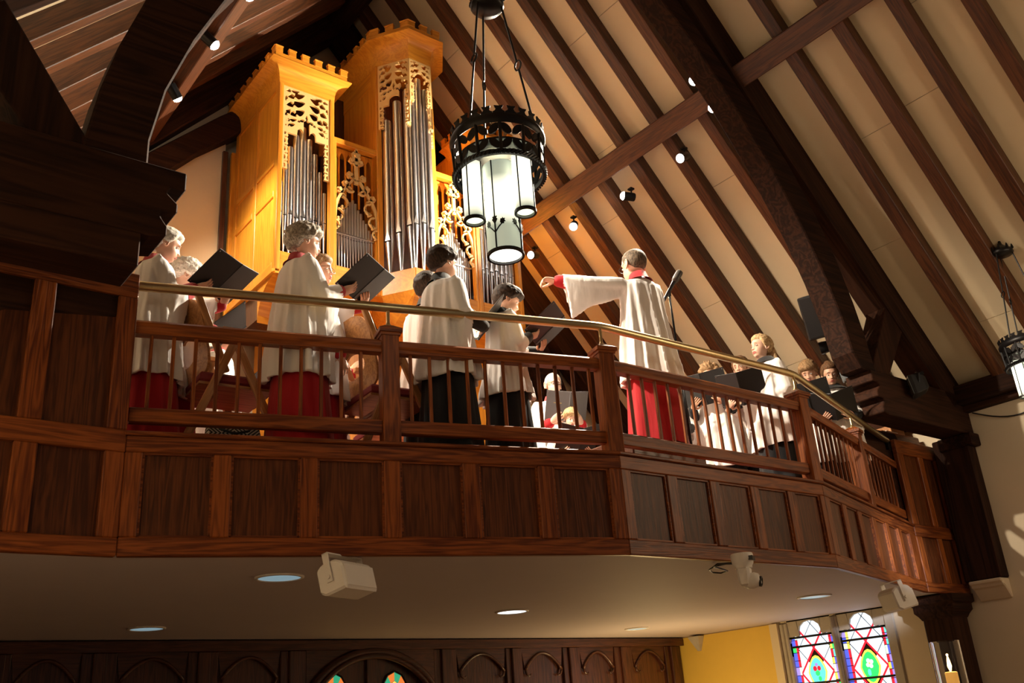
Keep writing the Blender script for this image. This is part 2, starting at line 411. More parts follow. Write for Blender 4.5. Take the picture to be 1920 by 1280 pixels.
# ---- balustrade
bal = thing('balustrade', (5.6, 5.0, ZT), 'reddish wooden balustrade of slim balusters and square newels along the gallery', 'balustrade')
OFF = -.075
def newel(fr, u, w=.115, ztop=4.06):
    p = fr.piece('newel_post', u-w/2, u+w/2, ZT-.02, ztop, OFF-w/2, OFF+w/2, 'oak_z', bal, .006)
    c = MB(); h = w/2+.02
    M = fr.M(u, ztop, OFF)
    c.box((-h+.012, -h+.012, -.02), (h-.012, h-.012, .0)); c.box((-h, -h, 0), (h, h, .028))
    c.add([(-h, -h, .028), (h, -h, .028), (h, h, .028), (-h, h, .028), (-.03, -.03, .062), (.03, -.03, .062), (.03, .03, .062), (-.03, .03, .062)], [(0,1,5,4),(1,2,6,5),(2,3,7,6),(3,0,4,7),(4,5,6,7),(3,2,1,0)])
    c.build('newel_cap', 'oak_x', p, M=M)
    return p
def span(fr, u0, u1, us):
    # moulded top rail: profile prism
    prof = [(-.036, 3.925), (.036, 3.925), (.036, 3.945), (.046, 3.965), (.046, 3.995), (.028, 4.012), (-.028, 4.012), (-.046, 3.995), (-.046, 3.965), (-.036, 3.945)]
    MB().prism(prof, u0, u1, 'x', ).build('top_rail', 'oak_x', bal, M=Matrix.Translation(fr.a + fr.n*OFF) @ Matrix.Rotation(fr.ang, 4, 'Z'))
    fr.piece('bottom_rail', u0, u1, 3.375, 3.465, OFF-.03, OFF+.03, 'oak_x', bal, .006)
    for u in us:
        fr.piece('baluster', u-.011, u+.011, 3.46, 3.93, OFF-.011, OFF+.011, 'oak_z', bal, .003)
nA = FA.len*1.572/3.1809
newel(FA, nA); newel(FA, FA.len-.0, .12); newel(FB, FB.len, .12); newel(FC, FC.len*.55)
span(FA, 0, nA-.055, [(.095+.1287*k)*kA for k in range(11)])
span(FA, nA+.055, FA.len-.05, [(1.719+.133*k)*kA for k in range(11)])
span(FB, .055, FB.len-.055, [.12+.1345*k for k in range(16) if .12+.1345*k < FB.len-.08])
cm = FC.len*.55
span(FC, .055, cm-.055, [.15+.128*k for k in range(11)])
span(FC, cm+.055, FC.len, [cm+.14+.128*k for k in range(9)])

# ---- brass handrail following the same line
br_ = thing('brass_handrail', (5.6, 5.0, 4.2), 'continuous brass handrail raised above the wooden balustrade on short stanchions', 'handrail')
def railpath(off, z): return [FA.pt(0.0, z, off), FA.pt(FA.len+.0, z, off), FB.pt(FB.len, z, off), FC.pt(FC.len, z, off)]
pa = railpath(OFF, 4.275)
pa[0] = FA.pt(.0, 4.25, OFF); pa[3] = FC.pt(FC.len, 4.245, OFF)
pts = []
for i, q in enumerate(pa):
    if 0 < i < 3:
        a = (pa[i-1]-q).normalized(); b = (pa[i+1]-q).normalized()
        for t in (0, .25, .5, .75, 1): pts.append((q+a*.10)*(1-t)**2 + q*(2*t*(1-t)) + (q+b*.10)*t*t)
    else: pts.append(q)
MB().tube(pts, .031, 16).build('rail', 'brass', br_, smooth=True, auto=50)
for fr, u in ((FA, nA), (FA, FA.len), (FB, FB.len), (FC, cm)):
    q = fr.pt(u, 0, OFF)
    s = MB(); s.lathe([(.030, 4.118), (.030, 4.126), (.018, 4.134), (.0125, 4.15), (.0125, 4.25)], 14)
    s.build('stanchion', 'brass', br_, M=Matrix.Translation((q.x, q.y, 0)), smooth=True, auto=40)
e = MB(); q = FC.pt(FC.len-.02, 4.19, OFF); e.box((q.x-.02, q.y-.02, q.z-.05), (q.x+.03, q.y+.03, q.z+.05)); e.build('end_bracket', 'black_metal', br_)

# ---- posts under the right end of the gallery
def gallery_post(x0, y0, x1, y1, z1, label):
    t = thing('gallery_post', ((x0+x1)/2, (y0+y1)/2, 0), label, 'post')
    bbox_piece('shaft', (x0, y0, 0), (x1, y1, z1-.22), 'beam_z', t, .02)
    cp = MB(); cx, cy = (x0+x1)/2, (y0+y1)/2; hx, hy = (x1-x0)/2, (y1-y0)/2
    rings = []
    for e_, z in ((0, z1-.24), (.02, z1-.2), (.05, z1-.16), (.05, z1-.10), (.075, z1-.08), (.075, z1)):
        rings.append([(cx-hx-e_, cy-hy-e_, z), (cx+hx+e_, cy-hy-e_, z), (cx+hx+e_, cy+hy+e_, z), (cx-hx-e_, cy+hy+e_, z)])
    cp.loft(rings).build('capital', 'beam_x', t)
gallery_post(10.12, 5.34, 10.42, 5.70, ZS, 'dark square timber post holding up the right end of the gallery')

# ---- wall under the gallery: dark panelling with blind tracery and a pair of doors
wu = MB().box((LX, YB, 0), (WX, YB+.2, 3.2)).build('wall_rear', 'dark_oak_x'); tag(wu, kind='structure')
def bx(px): return atY(px, 1240, YB-.03).x
def plankpiece(name, x0, x1, z0, z1, d0, d1, mat, parent, bevel=.004):
    return bbox_piece(name, (x0, YB-d1, z0), (x1, YB-d0, z1), mat, parent, bevel)
plankpiece('cornice', LX, WX-.02, 2.50, 2.60, 0, .10, 'dark_oak_x', wu)
bays = [(218, 352), (408, 525), (855, 948), (978, 1055), (1087, 1152), (1185, 1247)]
stl = [(-20, 20), (152, 218), (352, 408), (525, 573), (812, 855), (948, 978), (1055, 1087), (1152, 1185), (1247, 1276)]
for a, b in stl:
    xa, xb = bx(a), bx(b)
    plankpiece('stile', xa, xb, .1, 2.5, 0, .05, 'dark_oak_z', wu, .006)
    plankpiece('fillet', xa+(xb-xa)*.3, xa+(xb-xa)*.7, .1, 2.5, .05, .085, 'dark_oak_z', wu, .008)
bays.insert(0, (20, 152))
def arch_pts(x0, x1, zs, zt, n=8):
    c = (x0+x1)/2; out = []
    for k in range(n+1):
        t = k/n; out.append((x0+(c-x0)*t, zs+(zt-zs)*math.sin(t*PI/2)**.85))
    for k in range(n-1, -1, -1):
        t = k/n; out.append((x1-(x1-c)*t, zs+(zt-zs)*math.sin(t*PI/2)**.85))
    return out
for a, b in bays:
    xa, xb = bx(a), bx(b)
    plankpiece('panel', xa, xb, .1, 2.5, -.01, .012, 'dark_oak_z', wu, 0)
    w = xb-xa
    ap = arch_pts(xa+.04, xb-.04, 2.24, 2.44)
    sp = MB(); n = len(ap)
    # spandrel board above the pointed arch
    top = [(xa+(xb-xa)*k/(n-1), 2.5) for k in range(n)]
    for k in range(n-1):
        sp.prism([ap[k], ap[k+1], top[k+1], top[k]], YB-.035, YB-.005)
    sp.build('spandrel', 'dark_oak_x', wu)
    MB().tube([(x, YB-.045, z) for x, z in ap], .018, 6).build('arch_moulding', 'dark_oak_x', wu, smooth=True)
    for s in (0, 1):
        cpt = ap[0] if s == 0 else ap[-1]; sgn = 1 if s == 0 else -1
        cusp = [(cpt[0], YB-.045, cpt[1]), (cpt[0]+sgn*.02, YB-.045, cpt[1]-.05), (cpt[0]+sgn*.06, YB-.045, cpt[1]-.07), (cpt[0]+sgn*.085, YB-.045, cpt[1]-.045)]
        MB().tube(cusp, [.016, .015, .012, .006], 6).build('cusp', 'dark_oak_x', wu, smooth=True)
# doors
dx0, dx1 = bx(573), bx(812); dc = (bx(685)+bx(703))/2
door = thing('door_1', (dc, YB-.05, 0), kind='structure')
big = [(x, 1.95+.53*((z-1.75)/.72)**.62) for x, z in arch_pts(dx0, dx1, 1.75, 2.47, 14)]
sp = MB(); n = len(big)
for k in range(n-1):
    sp.prism([big[k], big[k+1], (big[k+1][0], 2.5), (big[k][0], 2.5)], YB-.05, YB-.005)
sp.build('door_spandrel', 'dark_oak_x', door)
for r_, dy in ((.05, .07), (.03, .10)):
    MB().tube([(x*(1-.0)+(dc-x)*(0 if r_ > .04 else .06), YB-dy, z-(0 if r_ > .04 else .05)) for x, z in big], r_, 8).build('door_arch', 'dark_oak_x', door, smooth=True)
plain('glass_green', (.03, .30, .16), .2, emit=(.03, .42, .22), estr=.5)
plain('glass_amber', (.8, .45, .08), .2, emit=(1.0, .58, .12), estr=.7)
plain('glass_orange', (.7, .2, .03), .2, emit=(.9, .22, .04), estr=.5)
for sgn in (-1, 1):
    x0, x1 = (dx0+.04, dc-.02) if sgn < 0 else (dc+.02, dx1-.04)
    lf = plankpiece('door_leaf', x0, x1, .02, 2.42, -.005, .03, 'dark_oak_z', door)
    c = atY(626 if sgn < 0 else 740, 1262, YB-.05).x
    zt = 2.27
    hexo = [(-.14, -.40), (.14, -.40), (.14, -.12), (.09, -.04), (0, 0), (-.09, -.04), (-.14, -.12)]
    hexi = [(-.07, -.40), (.07, -.40), (.07, -.17), (.045, -.13), (0, -.10), (-.045, -.13), (-.07, -.17)]
    panes = [('glass_green', [4, 3]), ('glass_orange', [5, 4]), ('glass_orange', [3, 2]), ('glass_green', [6, 5]), ('glass_amber', [2, 1]), ('glass_amber', [0, 6])]
    for mt, (i, j) in panes:
        P = [hexo[i], hexo[j], hexi[j], hexi[i]]
        cxm = sum(q[0] for q in P)/4; czm = sum(q[1] for q in P)/4
        P = [(c+cxm+(q[0]-cxm)*.92, zt+czm+(q[1]-czm)*.92) for q in P]
        MB().prism(P, YB-.045, YB-.035).build('glass_pane', mt, lf)
    MB().prism([(c+q[0]*.95, zt+q[1]-.004) for q in hexi], YB-.045, YB-.035).build('glass_pane', 'glass_amber', lf)
    MB().tube([(c+q[0], YB-.045, zt+q[1]) for q in hexo], .012, 6).build('glazing_frame', 'iron', lf)
plankpiece('door_mullion', bx(685), bx(703), .02, 2.44, .03, .07, 'dark_oak_z', door)

# ---- stained glass windows in the right wall, under the gallery
GL = {}
def glass(nm, col, e):
    plain(nm, [c*.6 for c in col], .25, noise=0, emit=col, estr=e); GL[nm] = 1
glass('sg_clear', (.80, .90, 1.0), .62); glass('sg_red', (.75, .02, .04), .7); glass('sg_blue', (.10, .14, .85), .7)
glass('sg_violet', (.38, .28, .80), .7); glass('sg_green', (.03, .55, .12), 1.0); glass('sg_yellow', (.95, .72, .10), .8)
glass('sg_teal', (.10, .55, .50), 1.0); glass('sg_pale', (.75, .80, .62), .8)
def clip(poly, a, b, c):      # keep a*x+b*y<=c
    out = []
    for i in range(len(poly)):
        p, q = poly[i-1], poly[i]; dp = a*p[0]+b*p[1]-c; dq = a*q[0]+b*q[1]-c
        if (dp <= 0) != (dq <= 0):
            t = dp/(dp-dq); out.append((p[0]+(q[0]-p[0])*t, p[1]+(q[1]-p[1])*t))
        if dq <= 0: out.append(q)
    return out
def shrink(poly, d):
    # inset a convex polygon
    cx = sum(p[0] for p in poly)/len(poly); cy = sum(p[1] for p in poly)/len(poly)
    res = poly
    for i in range(len(poly)):
        p, q = poly[i-1], poly[i]; ex, ey = q[0]-p[0], q[1]-p[1]; l = math.hypot(ex, ey)
        if l < 1e-6: continue
        nx, ny = ey/l, -ex/l
        if nx*(cx-p[0])+ny*(cy-p[1]) > 0: nx, ny = -nx, -ny
        res = clip(res, nx, ny, nx*p[0]+ny*p[1]-d)
        if len(res) < 3: return []
    return res
XG = WX+.03
def window(num, ya, yb, flower):
    # ya > yb : ya is the left edge seen from the nave
    w = ya-yb; ht = WZ1-WZ0
    win = thing('window_%d' % num, (XG, (ya+yb)/2, WZ0), kind='structure')
    def P3d(q): return (ya-q[0], WZ0+q[1])          # -> (y, z)
    def pane(poly, mat, name='glass_pane', gap=.007):
        poly = shrink(poly, gap)
        if len(poly) < 3: return
        MB().prism([P3d(q) for q in poly], XG, XG+.012, 'x').build(name, mat, win)
    bw = .085; top = ht-.0
    rnd = random.Random(num*11)
    cols = ['sg_blue', 'sg_violet', 'sg_blue', 'sg_green', 'sg_violet', 'sg_pale', 'sg_blue', 'sg_teal']
    zs = 0
    bars = [.45, .90, 1.34]
    while zs < ht-.22:
        h = rnd.uniform(.06, .11)
        for s in (0, 1):
            x0 = 0 if s == 0 else w-bw
            pane([(x0, zs), (x0+bw*.62, zs), (x0+bw*.62, zs+h), (x0, zs+h)] if s == 0 else [(x0+bw*.38, zs), (x0+bw, zs), (x0+bw, zs+h), (x0+bw*.38, zs+h)], rnd.choice(cols), gap=.004)
            pane([(x0+bw*.62, zs), (x0+bw, zs), (x0+bw, zs+h), (x0+bw*.62, zs+h)] if s == 0 else [(x0, zs), (x0+bw*.38, zs), (x0+bw*.38, zs+h), (x0, zs+h)], rnd.choice(['sg_red', 'sg_yellow', 'sg_pale', 'sg_red']), gap=.004)
        zs += h
    # field: lattice of red straps with clear quarries and a vesica medallion
    fx0, fx1 = bw, w-bw; fc = (fx0+fx1)/2; fw = fx1-fx0; mz = 1.02
    slope = 1.25; pitch = fw*slope/2
    def field(poly):
        for a, b, c in ((-1, 0, -fx0), (1, 0, fx1), (0, -1, 0), (0, 1, ht)): poly = clip(poly, a, b, c) if poly else poly
        return poly
    # strap lines: z = mz0 +- slope*(x-fc) + k*pitch*2
    for i in range(-8, 9):
        for j in range(-8, 9):
            # cell between lines i,i+1 of family 1 and j,j+1 of family 2; family lines s = z -/+ slope*x
            s0, s1 = i*pitch, (i+1)*pitch; t0, t1 = j*pitch, (j+1)*pitch
            def ip(s, t): return (fc+(t-s)/(2*slope), mz+(s+t)/2)
            poly = [ip(s0, t0), ip(s1, t0), ip(s1, t1), ip(s0, t1)]
            red = (i % 3 == 0 and rnd.random() < .25) or (j % 3 == 0 and rnd.random() < .25)
            poly = field(poly)
            if len(poly) < 3: continue
            cxm = sum(q[0] for q in poly)/len(poly)-fc; czm = sum(q[1] for q in poly)/len(poly)-mz
            if (cxm/(fw*.20))**2+(czm/.15)**2 < 1: continue
            pane(poly, 'sg_clear')
    for fam in (1, -1):
        for i in range(-9, 10):
            if i % 2 == 0: continue
            c0 = i*pitch
            q0 = [(fc-1, mz+c0-fam*slope), (fc+1, mz+c0+fam*slope)]
            dz = .017
            poly = field([(q0[0][0], q0[0][1]-dz), (q0[1][0], q0[1][1]-dz), (q0[1][0], q0[1][1]+dz), (q0[0][0], q0[0][1]+dz)])
            if len(poly) < 3: continue
            MB().prism([P3d(q) for q in poly], XG-.004, XG+.006, 'x').build('red_strap', 'sg_red', win)
    # medallion
    def ves(a, b, n=10): return [(fc+a*math.cos(2*PI*k/n)*(1-.25*abs(math.sin(2*PI*k/n))), mz+b*math.sin(2*PI*k/n)) for k in range(n)]
    o_, i_ = ves(fw*.29, .20, 16), ves(fw*.25, .172, 16)
    for k in range(0, 16, 2):
        MB().prism([P3d(q) for q in (o_[k], o_[(k+1) % 16], o_[(k+2) % 16], i_[(k+2) % 16], i_[(k+1) % 16], i_[k])], XG-.008, XG+.004, 'x').build('glass_pane', 'sg_yellow', win)
    MB().prism([P3d(q) for q in i_], XG-.006, XG+.004, 'x').build('glass_pane', 'sg_teal' if not flower else 'sg_green', win)
    def blob(cx_, cz_, rx, rz_, mat):
        MB().prism([P3d((fc+cx_+rx*math.cos(2*PI*k/7), mz+cz_+rz_*math.sin(2*PI*k/7))) for k in range(7)], XG-.016, XG+.002, 'x').build('glass_pane', mat, win)
    if flower:
        for a in range(4): blob(.03*math.cos(a*PI/2+.5), .04+.035*math.sin(a*PI/2+.5), .024, .026, 'sg_clear')
        blob(0, .04, .012, .014, 'sg_yellow'); blob(-.022, -.06, .022, .04, 'sg_teal'); blob(.022, -.065, .022, .04, 'sg_green')
    else:
        blob(-.028, .045, .026, .032, 'sg_red'); blob(.030, .045, .024, .03, 'sg_red'); blob(0, -.01, .03, .034, 'sg_green'); blob(-.02, -.07, .022, .032, 'sg_teal'); blob(.022, -.075, .02, .03, 'sg_green'); blob(0, .09, .02, .022, 'sg_violet')
    for zb in bars + [ht-.20]:
        MB().box((XG-.03, yb, WZ0+zb-.012), (XG-.01, ya, WZ0+zb+.012)).build('saddle_bar', 'iron', win)
    # lead came round the quarries: a dark sheet just behind
    MB().box((XG+.012, yb-.01, WZ0), (XG+.02, ya+.01, WZ1)).build('lead_backing', 'dark_void', win)
    # stone head with cusped opening
    op = []
    for k in range(0, 7):
        a = PI*k/6; op.append((w/2-math.cos(a)*w*.26, ht-.13+math.sin(a)*.12))
    left = [(0, ht-.42), (0, ht-.26), (w*.03, ht-.21), (w*.12, ht-.18), (w*.21, ht-.19), (w*.25, ht-.17)]
    right = [(w-x, z) for x, z in reversed(left)]
    outline = left+op+right
    sh = MB()
    n = len(outline)
    for k in range(n-1):
        p, q = outline[k], outline[k+1]
        def out(pt):
            x, z = pt
            if z < ht-.25: return (-.03 if x < w/2 else w+.03, z)
            return (-.03+(w+.06)*max(0, min(1, (x/w-.0))), ht+.03)
        po, qo = out(p), out(q)
        if k == 1: sh.prism([P3d(t) for t in (p, q, (-.03, ht+.03), po)], WX-.0, XG+.02, 'x')
        elif k == n-3: sh.prism([P3d(t) for t in (p, q, qo, (w+.03, ht+.03))], WX, XG+.02, 'x')
        else: sh.prism([P3d(t) for t in (p, q, qo, po)], WX, XG+.02, 'x')
    sh.build('stone_head', 'stone', win)
    return win
y1a, y1b = atX(1486, 1215, XG).y, atX(1568, 1215, XG).y
y2a, y2b = atX(1582, 1215, XG).y, atX(1672, 1215, XG).y
window(1, y1a, y1b, False); window(2, y2a, y2b, True)
ws = thing('trim_1', (WX, (WY0+WY1)/2, WZ0), kind='structure')
def jamb(ya, yb, nm):
    j = MB()
    j.prism([(WX-.03, ya), (WX-.03, ya-.02), (XG+.03, ya-.0-.02), (XG+.03, yb+.02), (WX-.03, yb+.02), (WX-.03, yb)] if False else [(WX-.02, ya), (XG+.03, ya), (XG+.03, yb), (WX-.02, yb)], WZ0, WZ1-.01, 'z')
    j.build(nm, 'stone', ws, bevel=.012)
jamb(WY1, y1a+.06, 'jamb'); jamb(y1a+.055, y1a, 'inner_jamb'); jamb(y1b, y2a, 'mullion'); jamb(y2b, WY0, 'jamb')
MB().tube([(WX-.02, y1b-(y1b-y2a)/2, WZ0), (WX-.02, (y1b+y2a)/2, WZ1-.02)], .03, 8).build('mullion_shaft', 'stone', ws, smooth=True)
MB().box((WX-.05, WY0-.05, WZ0-.1), (WX+.2, WY1+.05, WZ0)).build('sill', 'stone', ws, bevel=.01)
MB().box((XG+.03, WY0, WZ0), (XG+.06, WY1, WZ1)).build('reveal_back', 'stone', ws)
# ================================================================== PENDANT LANTERNS
def shade_mat():
    m, nt, b = new_mat('lantern_glass')
    N = nt.nodes.new; L = nt.links.new
    b.inputs['Base Color'].default_value = (.62, .66, .58, 1); b.inputs['Roughness'].default_value = .35
    b.inputs['Transmission Weight'].default_value = .0
    tc = N('ShaderNodeTexCoord'); gr = N('ShaderNodeTexGradient'); gr.gradient_type = 'SPHERICAL'
    mp = N('ShaderNodeMapping'); mp.inputs['Scale'].default_value = (6, 6, 5.0); L(tc.outputs['Object'], mp.inputs['Vector']); L(mp.outputs[0], gr.inputs['Vector'])
    cr = N('ShaderNodeValToRGB'); cr.color_ramp.elements[0].color = (.17, .195, .15, 1); cr.color_ramp.elements[1].color = (1.35, 1.28, .98, 1); cr.color_ramp.elements[0].position = 0; cr.color_ramp.elements[1].position = .55
    L(gr.outputs['Fac'], cr.inputs[0]); L(cr.outputs[0], b.inputs['Emission Color']); b.inputs['Emission Strength'].default_value = 1.0
    return m
shade_mat()
plain('lantern_bulb', (1, 1, 1), .5, emit=(1, .93, .76), estr=9)
plain('lantern_lit_glass', (.9, .9, .8), .4, emit=(1, .96, .82), estr=1.8)
def lantern(c, zb, Rr, label, rot=0.0, hang=7.4):
    """c = xy, zb = z of the central cylinder's foot, Rr = crown radius"""
    k = Rr/.26
    L = thing('pendant_lantern', (c[0], c[1], zb), label, 'lantern', 'black iron pendant lanterns', rz=rot)
    T = Matrix.Translation((c[0], c[1], zb)) @ Matrix.Rotation(rot, 4, 'Z') @ Matrix.Scale(k, 4)
    # crown: band of pierced circles between two rings, with cresting
    zc0, zc1 = .50, .70
    r = MB()
    r.lathe([(.262, zc1-.01), (.275, zc1+.005), (.278, zc1+.03), (.268, zc1+.05), (.25, zc1+.055), (.245, zc1+.03), (.25, zc1), (.262, zc1-.01)], 48, cap=False)
    r.lathe([(.245, zc0-.01), (.258, zc0-.008), (.262, zc0+.008), (.25, zc0+.016), (.240, zc0+.01), (.245, zc0-.01)], 48, cap=False)
    crown = r.build('crown_ring', 'iron', L, M=T, smooth=True, auto=40)
    # rope edge
    rp = MB()
    for i in range(72):
        a = 2*PI*i/72; rp.tube([(.262*math.cos(a), .262*math.sin(a), zc0-.010), (.266*math.cos(a+.10), .266*math.sin(a+.10), zc0+.012)], .0075, 5)
    rp.build('rope_edge', 'iron', crown, M=T)
    q = MB(); n = 12; H = zc1-zc0
    for i in range(n):
        a0 = 2*PI*i/n
        def P(u, v):   # u in -1..1 across the bay, v in 0..1 up
            a = a0+u*PI/n; rr = .250+.012*v; return (rr*math.cos(a), rr*math.sin(a), zc0+.01+H*v)
        for (cu, cv) in ((-.5, .27), (.5, .27), (-.5, .73), (.5, .73)):
            # solid petals
            ring = []
            ang = math.atan2((cv-.5)*2, cu*2)
            ca, sa = math.cos(ang), math.sin(ang)
            o, f = [], []
            for j in range(12):
                t = 2*PI*j/12; x = .46*math.cos(t)*1.12; y = .22*math.sin(t)*1.1
                uu = cu+ca*x-sa*y; vv = cv+(sa*x+ca*y)*.55
                uu = max(-1, min(1, uu)); vv = max(0, min(1, vv)); o.append(P(uu, vv))
            inn = [(p[0]*.965, p[1]*.965, p[2]) for p in o]
            q.add(o+inn, [tuple(range(12)), tuple(range(23, 11, -1))] + [(j, (j+1) % 12, (j+1) % 12+12, j+12) for j in range(12)])
        q.tube([P(-1, 0), P(-1, .5), P(-1, 1)], .010, 6)
        q.tube([P(-1, .04), P(-.5, .02), P(0, .04), P(.5, .02), P(1, .04)], .010, 5); q.tube([P(-1, .98), P(0, .98), P(1, .98)], .010, 5)
    q.build('pierced_band', 'iron', crown, M=T)
    cr_ = MB(); n = 24
    for i in range(n):
        a0 = 2*PI*i/n; da = PI/n
        def P2(u, v, t): a = a0+u*da; rr = .262+t+.012*v; return (rr*math.cos(a), rr*math.sin(a), zc1+.045+v*.05)
        prof = [(-.98, 0), (.98, 0), (.98, .3), (.6, .42), (.45, .62), (.62, .78), (.72, 1.0), (.0, .92), (-.72, 1.0), (-.62, .78), (-.45, .62), (-.6, .42), (-.98, .3)]
        o = [P2(u, v, 0) for u, v in prof]; inn = [P2(u, v, -.008) for u, v in prof]; m_ = len(prof)
        cr_.add(o+inn, [tuple(range(m_)), tuple(range(2*m_-1, m_-1, -1))] + [(j, (j+1) % m_, (j+1) % m_+m_, j+m_) for j in range(m_)])
    cr_.build('cresting', 'iron', crown, M=T)
    # inner plate
    MB().lathe([(.02, zc0+.10), (.24, zc0+.10), (.24, zc0+.112), (.02, zc0+.112)], 32).build('top_plate', 'iron', crown, M=T)
    def cylinder(cx, cy, r, z0, z1, lit, nm):
        M2 = T @ Matrix.Translation((cx, cy, 0))
        zc = (z0*.45+z1*.55)
        g = MB()
        segs = 28
        g.lathe([(r, z0-zc), (r, z1-zc), (r-.004, z1-zc), (r-.004, z0-zc)], segs, cap=False)
        s = g.build(nm, 'lantern_glass', L, M=M2 @ Matrix.Translation((0, 0, zc)), smooth=True, auto=50)
        b = MB()
        b.lathe([(r+.006, z0-.008), (r+.006, z0+.008), (r-.008, z0+.008), (r-.008, z0-.008), (r+.006, z0-.008)], segs, cap=False)
        for j in range(4):
            a = PI/4+j*PI/2+.5
            b.tube([((r+.002)*math.cos(a), (r+.002)*math.sin(a), z0), ((r+.002)*math.cos(a), (r+.002)*math.sin(a), z1)], .0045, 5)
        b.build('shade_frame', 'iron', s, M=M2)
        bl = MB(); bl.lathe([(.004, zc-.03), (.022, zc-.02), (.026, zc+.01), (.016, zc+.05), (.012, zc+.07)], 12)
        bl.build('bulb', 'lantern_bulb', s, M=M2, smooth=True)
        return s, M2
    for j in range(3):
        a = j*2*PI/3
        cylinder(.165*math.cos(a), .165*math.sin(a), .056, .20, .56, True, 'side_shade')
    s, M2 = cylinder(0, 0, .098, 0.0, .56, True, 'centre_shade')
    g = MB(); g.lathe([(.0975, .004), (.0975, .075), (.0965, .075), (.0965, .004)], 28, cap=False)
    g.lathe([(.0, .006), (.096, .006)], 28, cap=False); g.build('lit_foot', 'lantern_lit_glass', s, M=M2, smooth=True)
    # leaf ornaments on the foot
    for j in range(4):
        a0 = PI/4+j*PI/2+.5; o = MB()
        for (du, dv, sx, sy, rotl) in ((0, .185, .018, .026, 0), (-.045, .165, .016, .022, .9), (.045, .165, .016, .022, -.9)):
            prof = [(-.3, -1), (.3, -1), (.9, -.2), (.55, .1), (.8, .55), (.3, .5), (0, 1), (-.3, .5), (-.8, .55), (-.55, .1), (-.9, -.2)]
            vs = []
            for rr in (.104, .100):
                for x, y in prof:
                    xx = (x*math.cos(rotl)-y*math.sin(rotl))*sx+du; zz = (x*math.sin(rotl)+y*math.cos(rotl))*sy+dv
                    a = a0+xx/.1; vs.append((rr*math.cos(a), rr*math.sin(a), zz))
            m_ = len(prof); o.add(vs, [tuple(range(m_)), tuple(range(2*m_-1, m_-1, -1))] + [(i, (i+1) % m_, (i+1) % m_+m_, i+m_) for i in range(m_)])
        for du in (-.045, .045):
            o.tube([(.103*math.cos(a0), .103*math.sin(a0), .10), (.103*math.cos(a0+du*5), .103*math.sin(a0+du*5), .13), (.103*math.cos(a0+du*10), .103*math.sin(a0+du*10), .155)], .004, 5)
        o.tube([(.103*math.cos(a0), .103*math.sin(a0), .01), (.103*math.cos(a0), .103*math.sin(a0), .17)], .004, 5)
        o.build('leaf_ornament', 'iron', s, M=M2)
    # three rods, each in two links with a ring
    zt = 1.72
    for j in range(3):
        a = j*2*PI/3+.55; p0 = Vector((.235*math.cos(a), .235*math.sin(a), zc1+.03)); p1 = Vector((.085*math.cos(a), .085*math.sin(a), zt))
        mid = p0.lerp(p1, .52); rd = MB()
        d = (p1-p0).normalized()
        rd.tube([p0, mid-d*.03], .007, 7); rd.tube([mid+d*.03, p1], .007, 7)
        e1 = d.orthogonal().normalized() if j else Vector((1, 0, 0)); e1 = (e1-d*e1.dot(d)).normalized()
        rd.tube([mid+(d*math.cos(t)+e1*math.sin(t))*.03 for t in [2*PI*i/14 for i in range(14)]], .006, 6, closed=True)
        rd.build('hanging_rod', 'iron', L, M=T, smooth=True, auto=50)
    cp = MB(); cp.lathe([(.01, zt-.03), (.09, zt-.02), (.105, zt+.0), (.10, zt+.03), (.06, zt+.06), (.02, zt+.10), (.012, zt+.14)], 20)
    for j in range(8):
        a = j*PI/4; cp.lathe([(.0, -.015), (.016, 0), (.010, .03), (0, .05)], 6, M=Matrix.Translation((.1*math.cos(a), .1*math.sin(a), zt+.03)))
    cp.build('ceiling_boss', 'iron', L, M=T, smooth=True, auto=50)
    pr = MB(); z = zt+.1; top = (hang-zb)/k
    while z < top-.05:
        z2 = min(z+.55, top); pr.tube([(0, 0, z+.03), (0, 0, z2-.03)], .006, 6)
        pr.tube([(0, .02*math.cos(t), z2+.02*math.sin(t)) for t in [2*PI*i/10 for i in range(10)]], .005, 5, closed=True); z = z2
    pr.build('chain', 'iron', L, M=T)
    li = add_light('lantern_light', 'POINT', (c[0], c[1], zb+.25*k), 60, (1, .83, .58), .05)
    li.parent = L; li.matrix_parent_inverse = wmat(L).inverted()
    return L
q1 = atY(948, 473, 3.62)
lantern((q1.x, q1.y), q1.z-.02, .262, 'large lit iron lantern hanging in front of the organ', rot=R(40), hang=9.0)
q2 = atY(1969, 776, 3.62)
lantern((q2.x, q2.y), q2.z, .262, 'dim iron lantern cut off by the right edge near the cream wall', rot=R(10), hang=6.6)

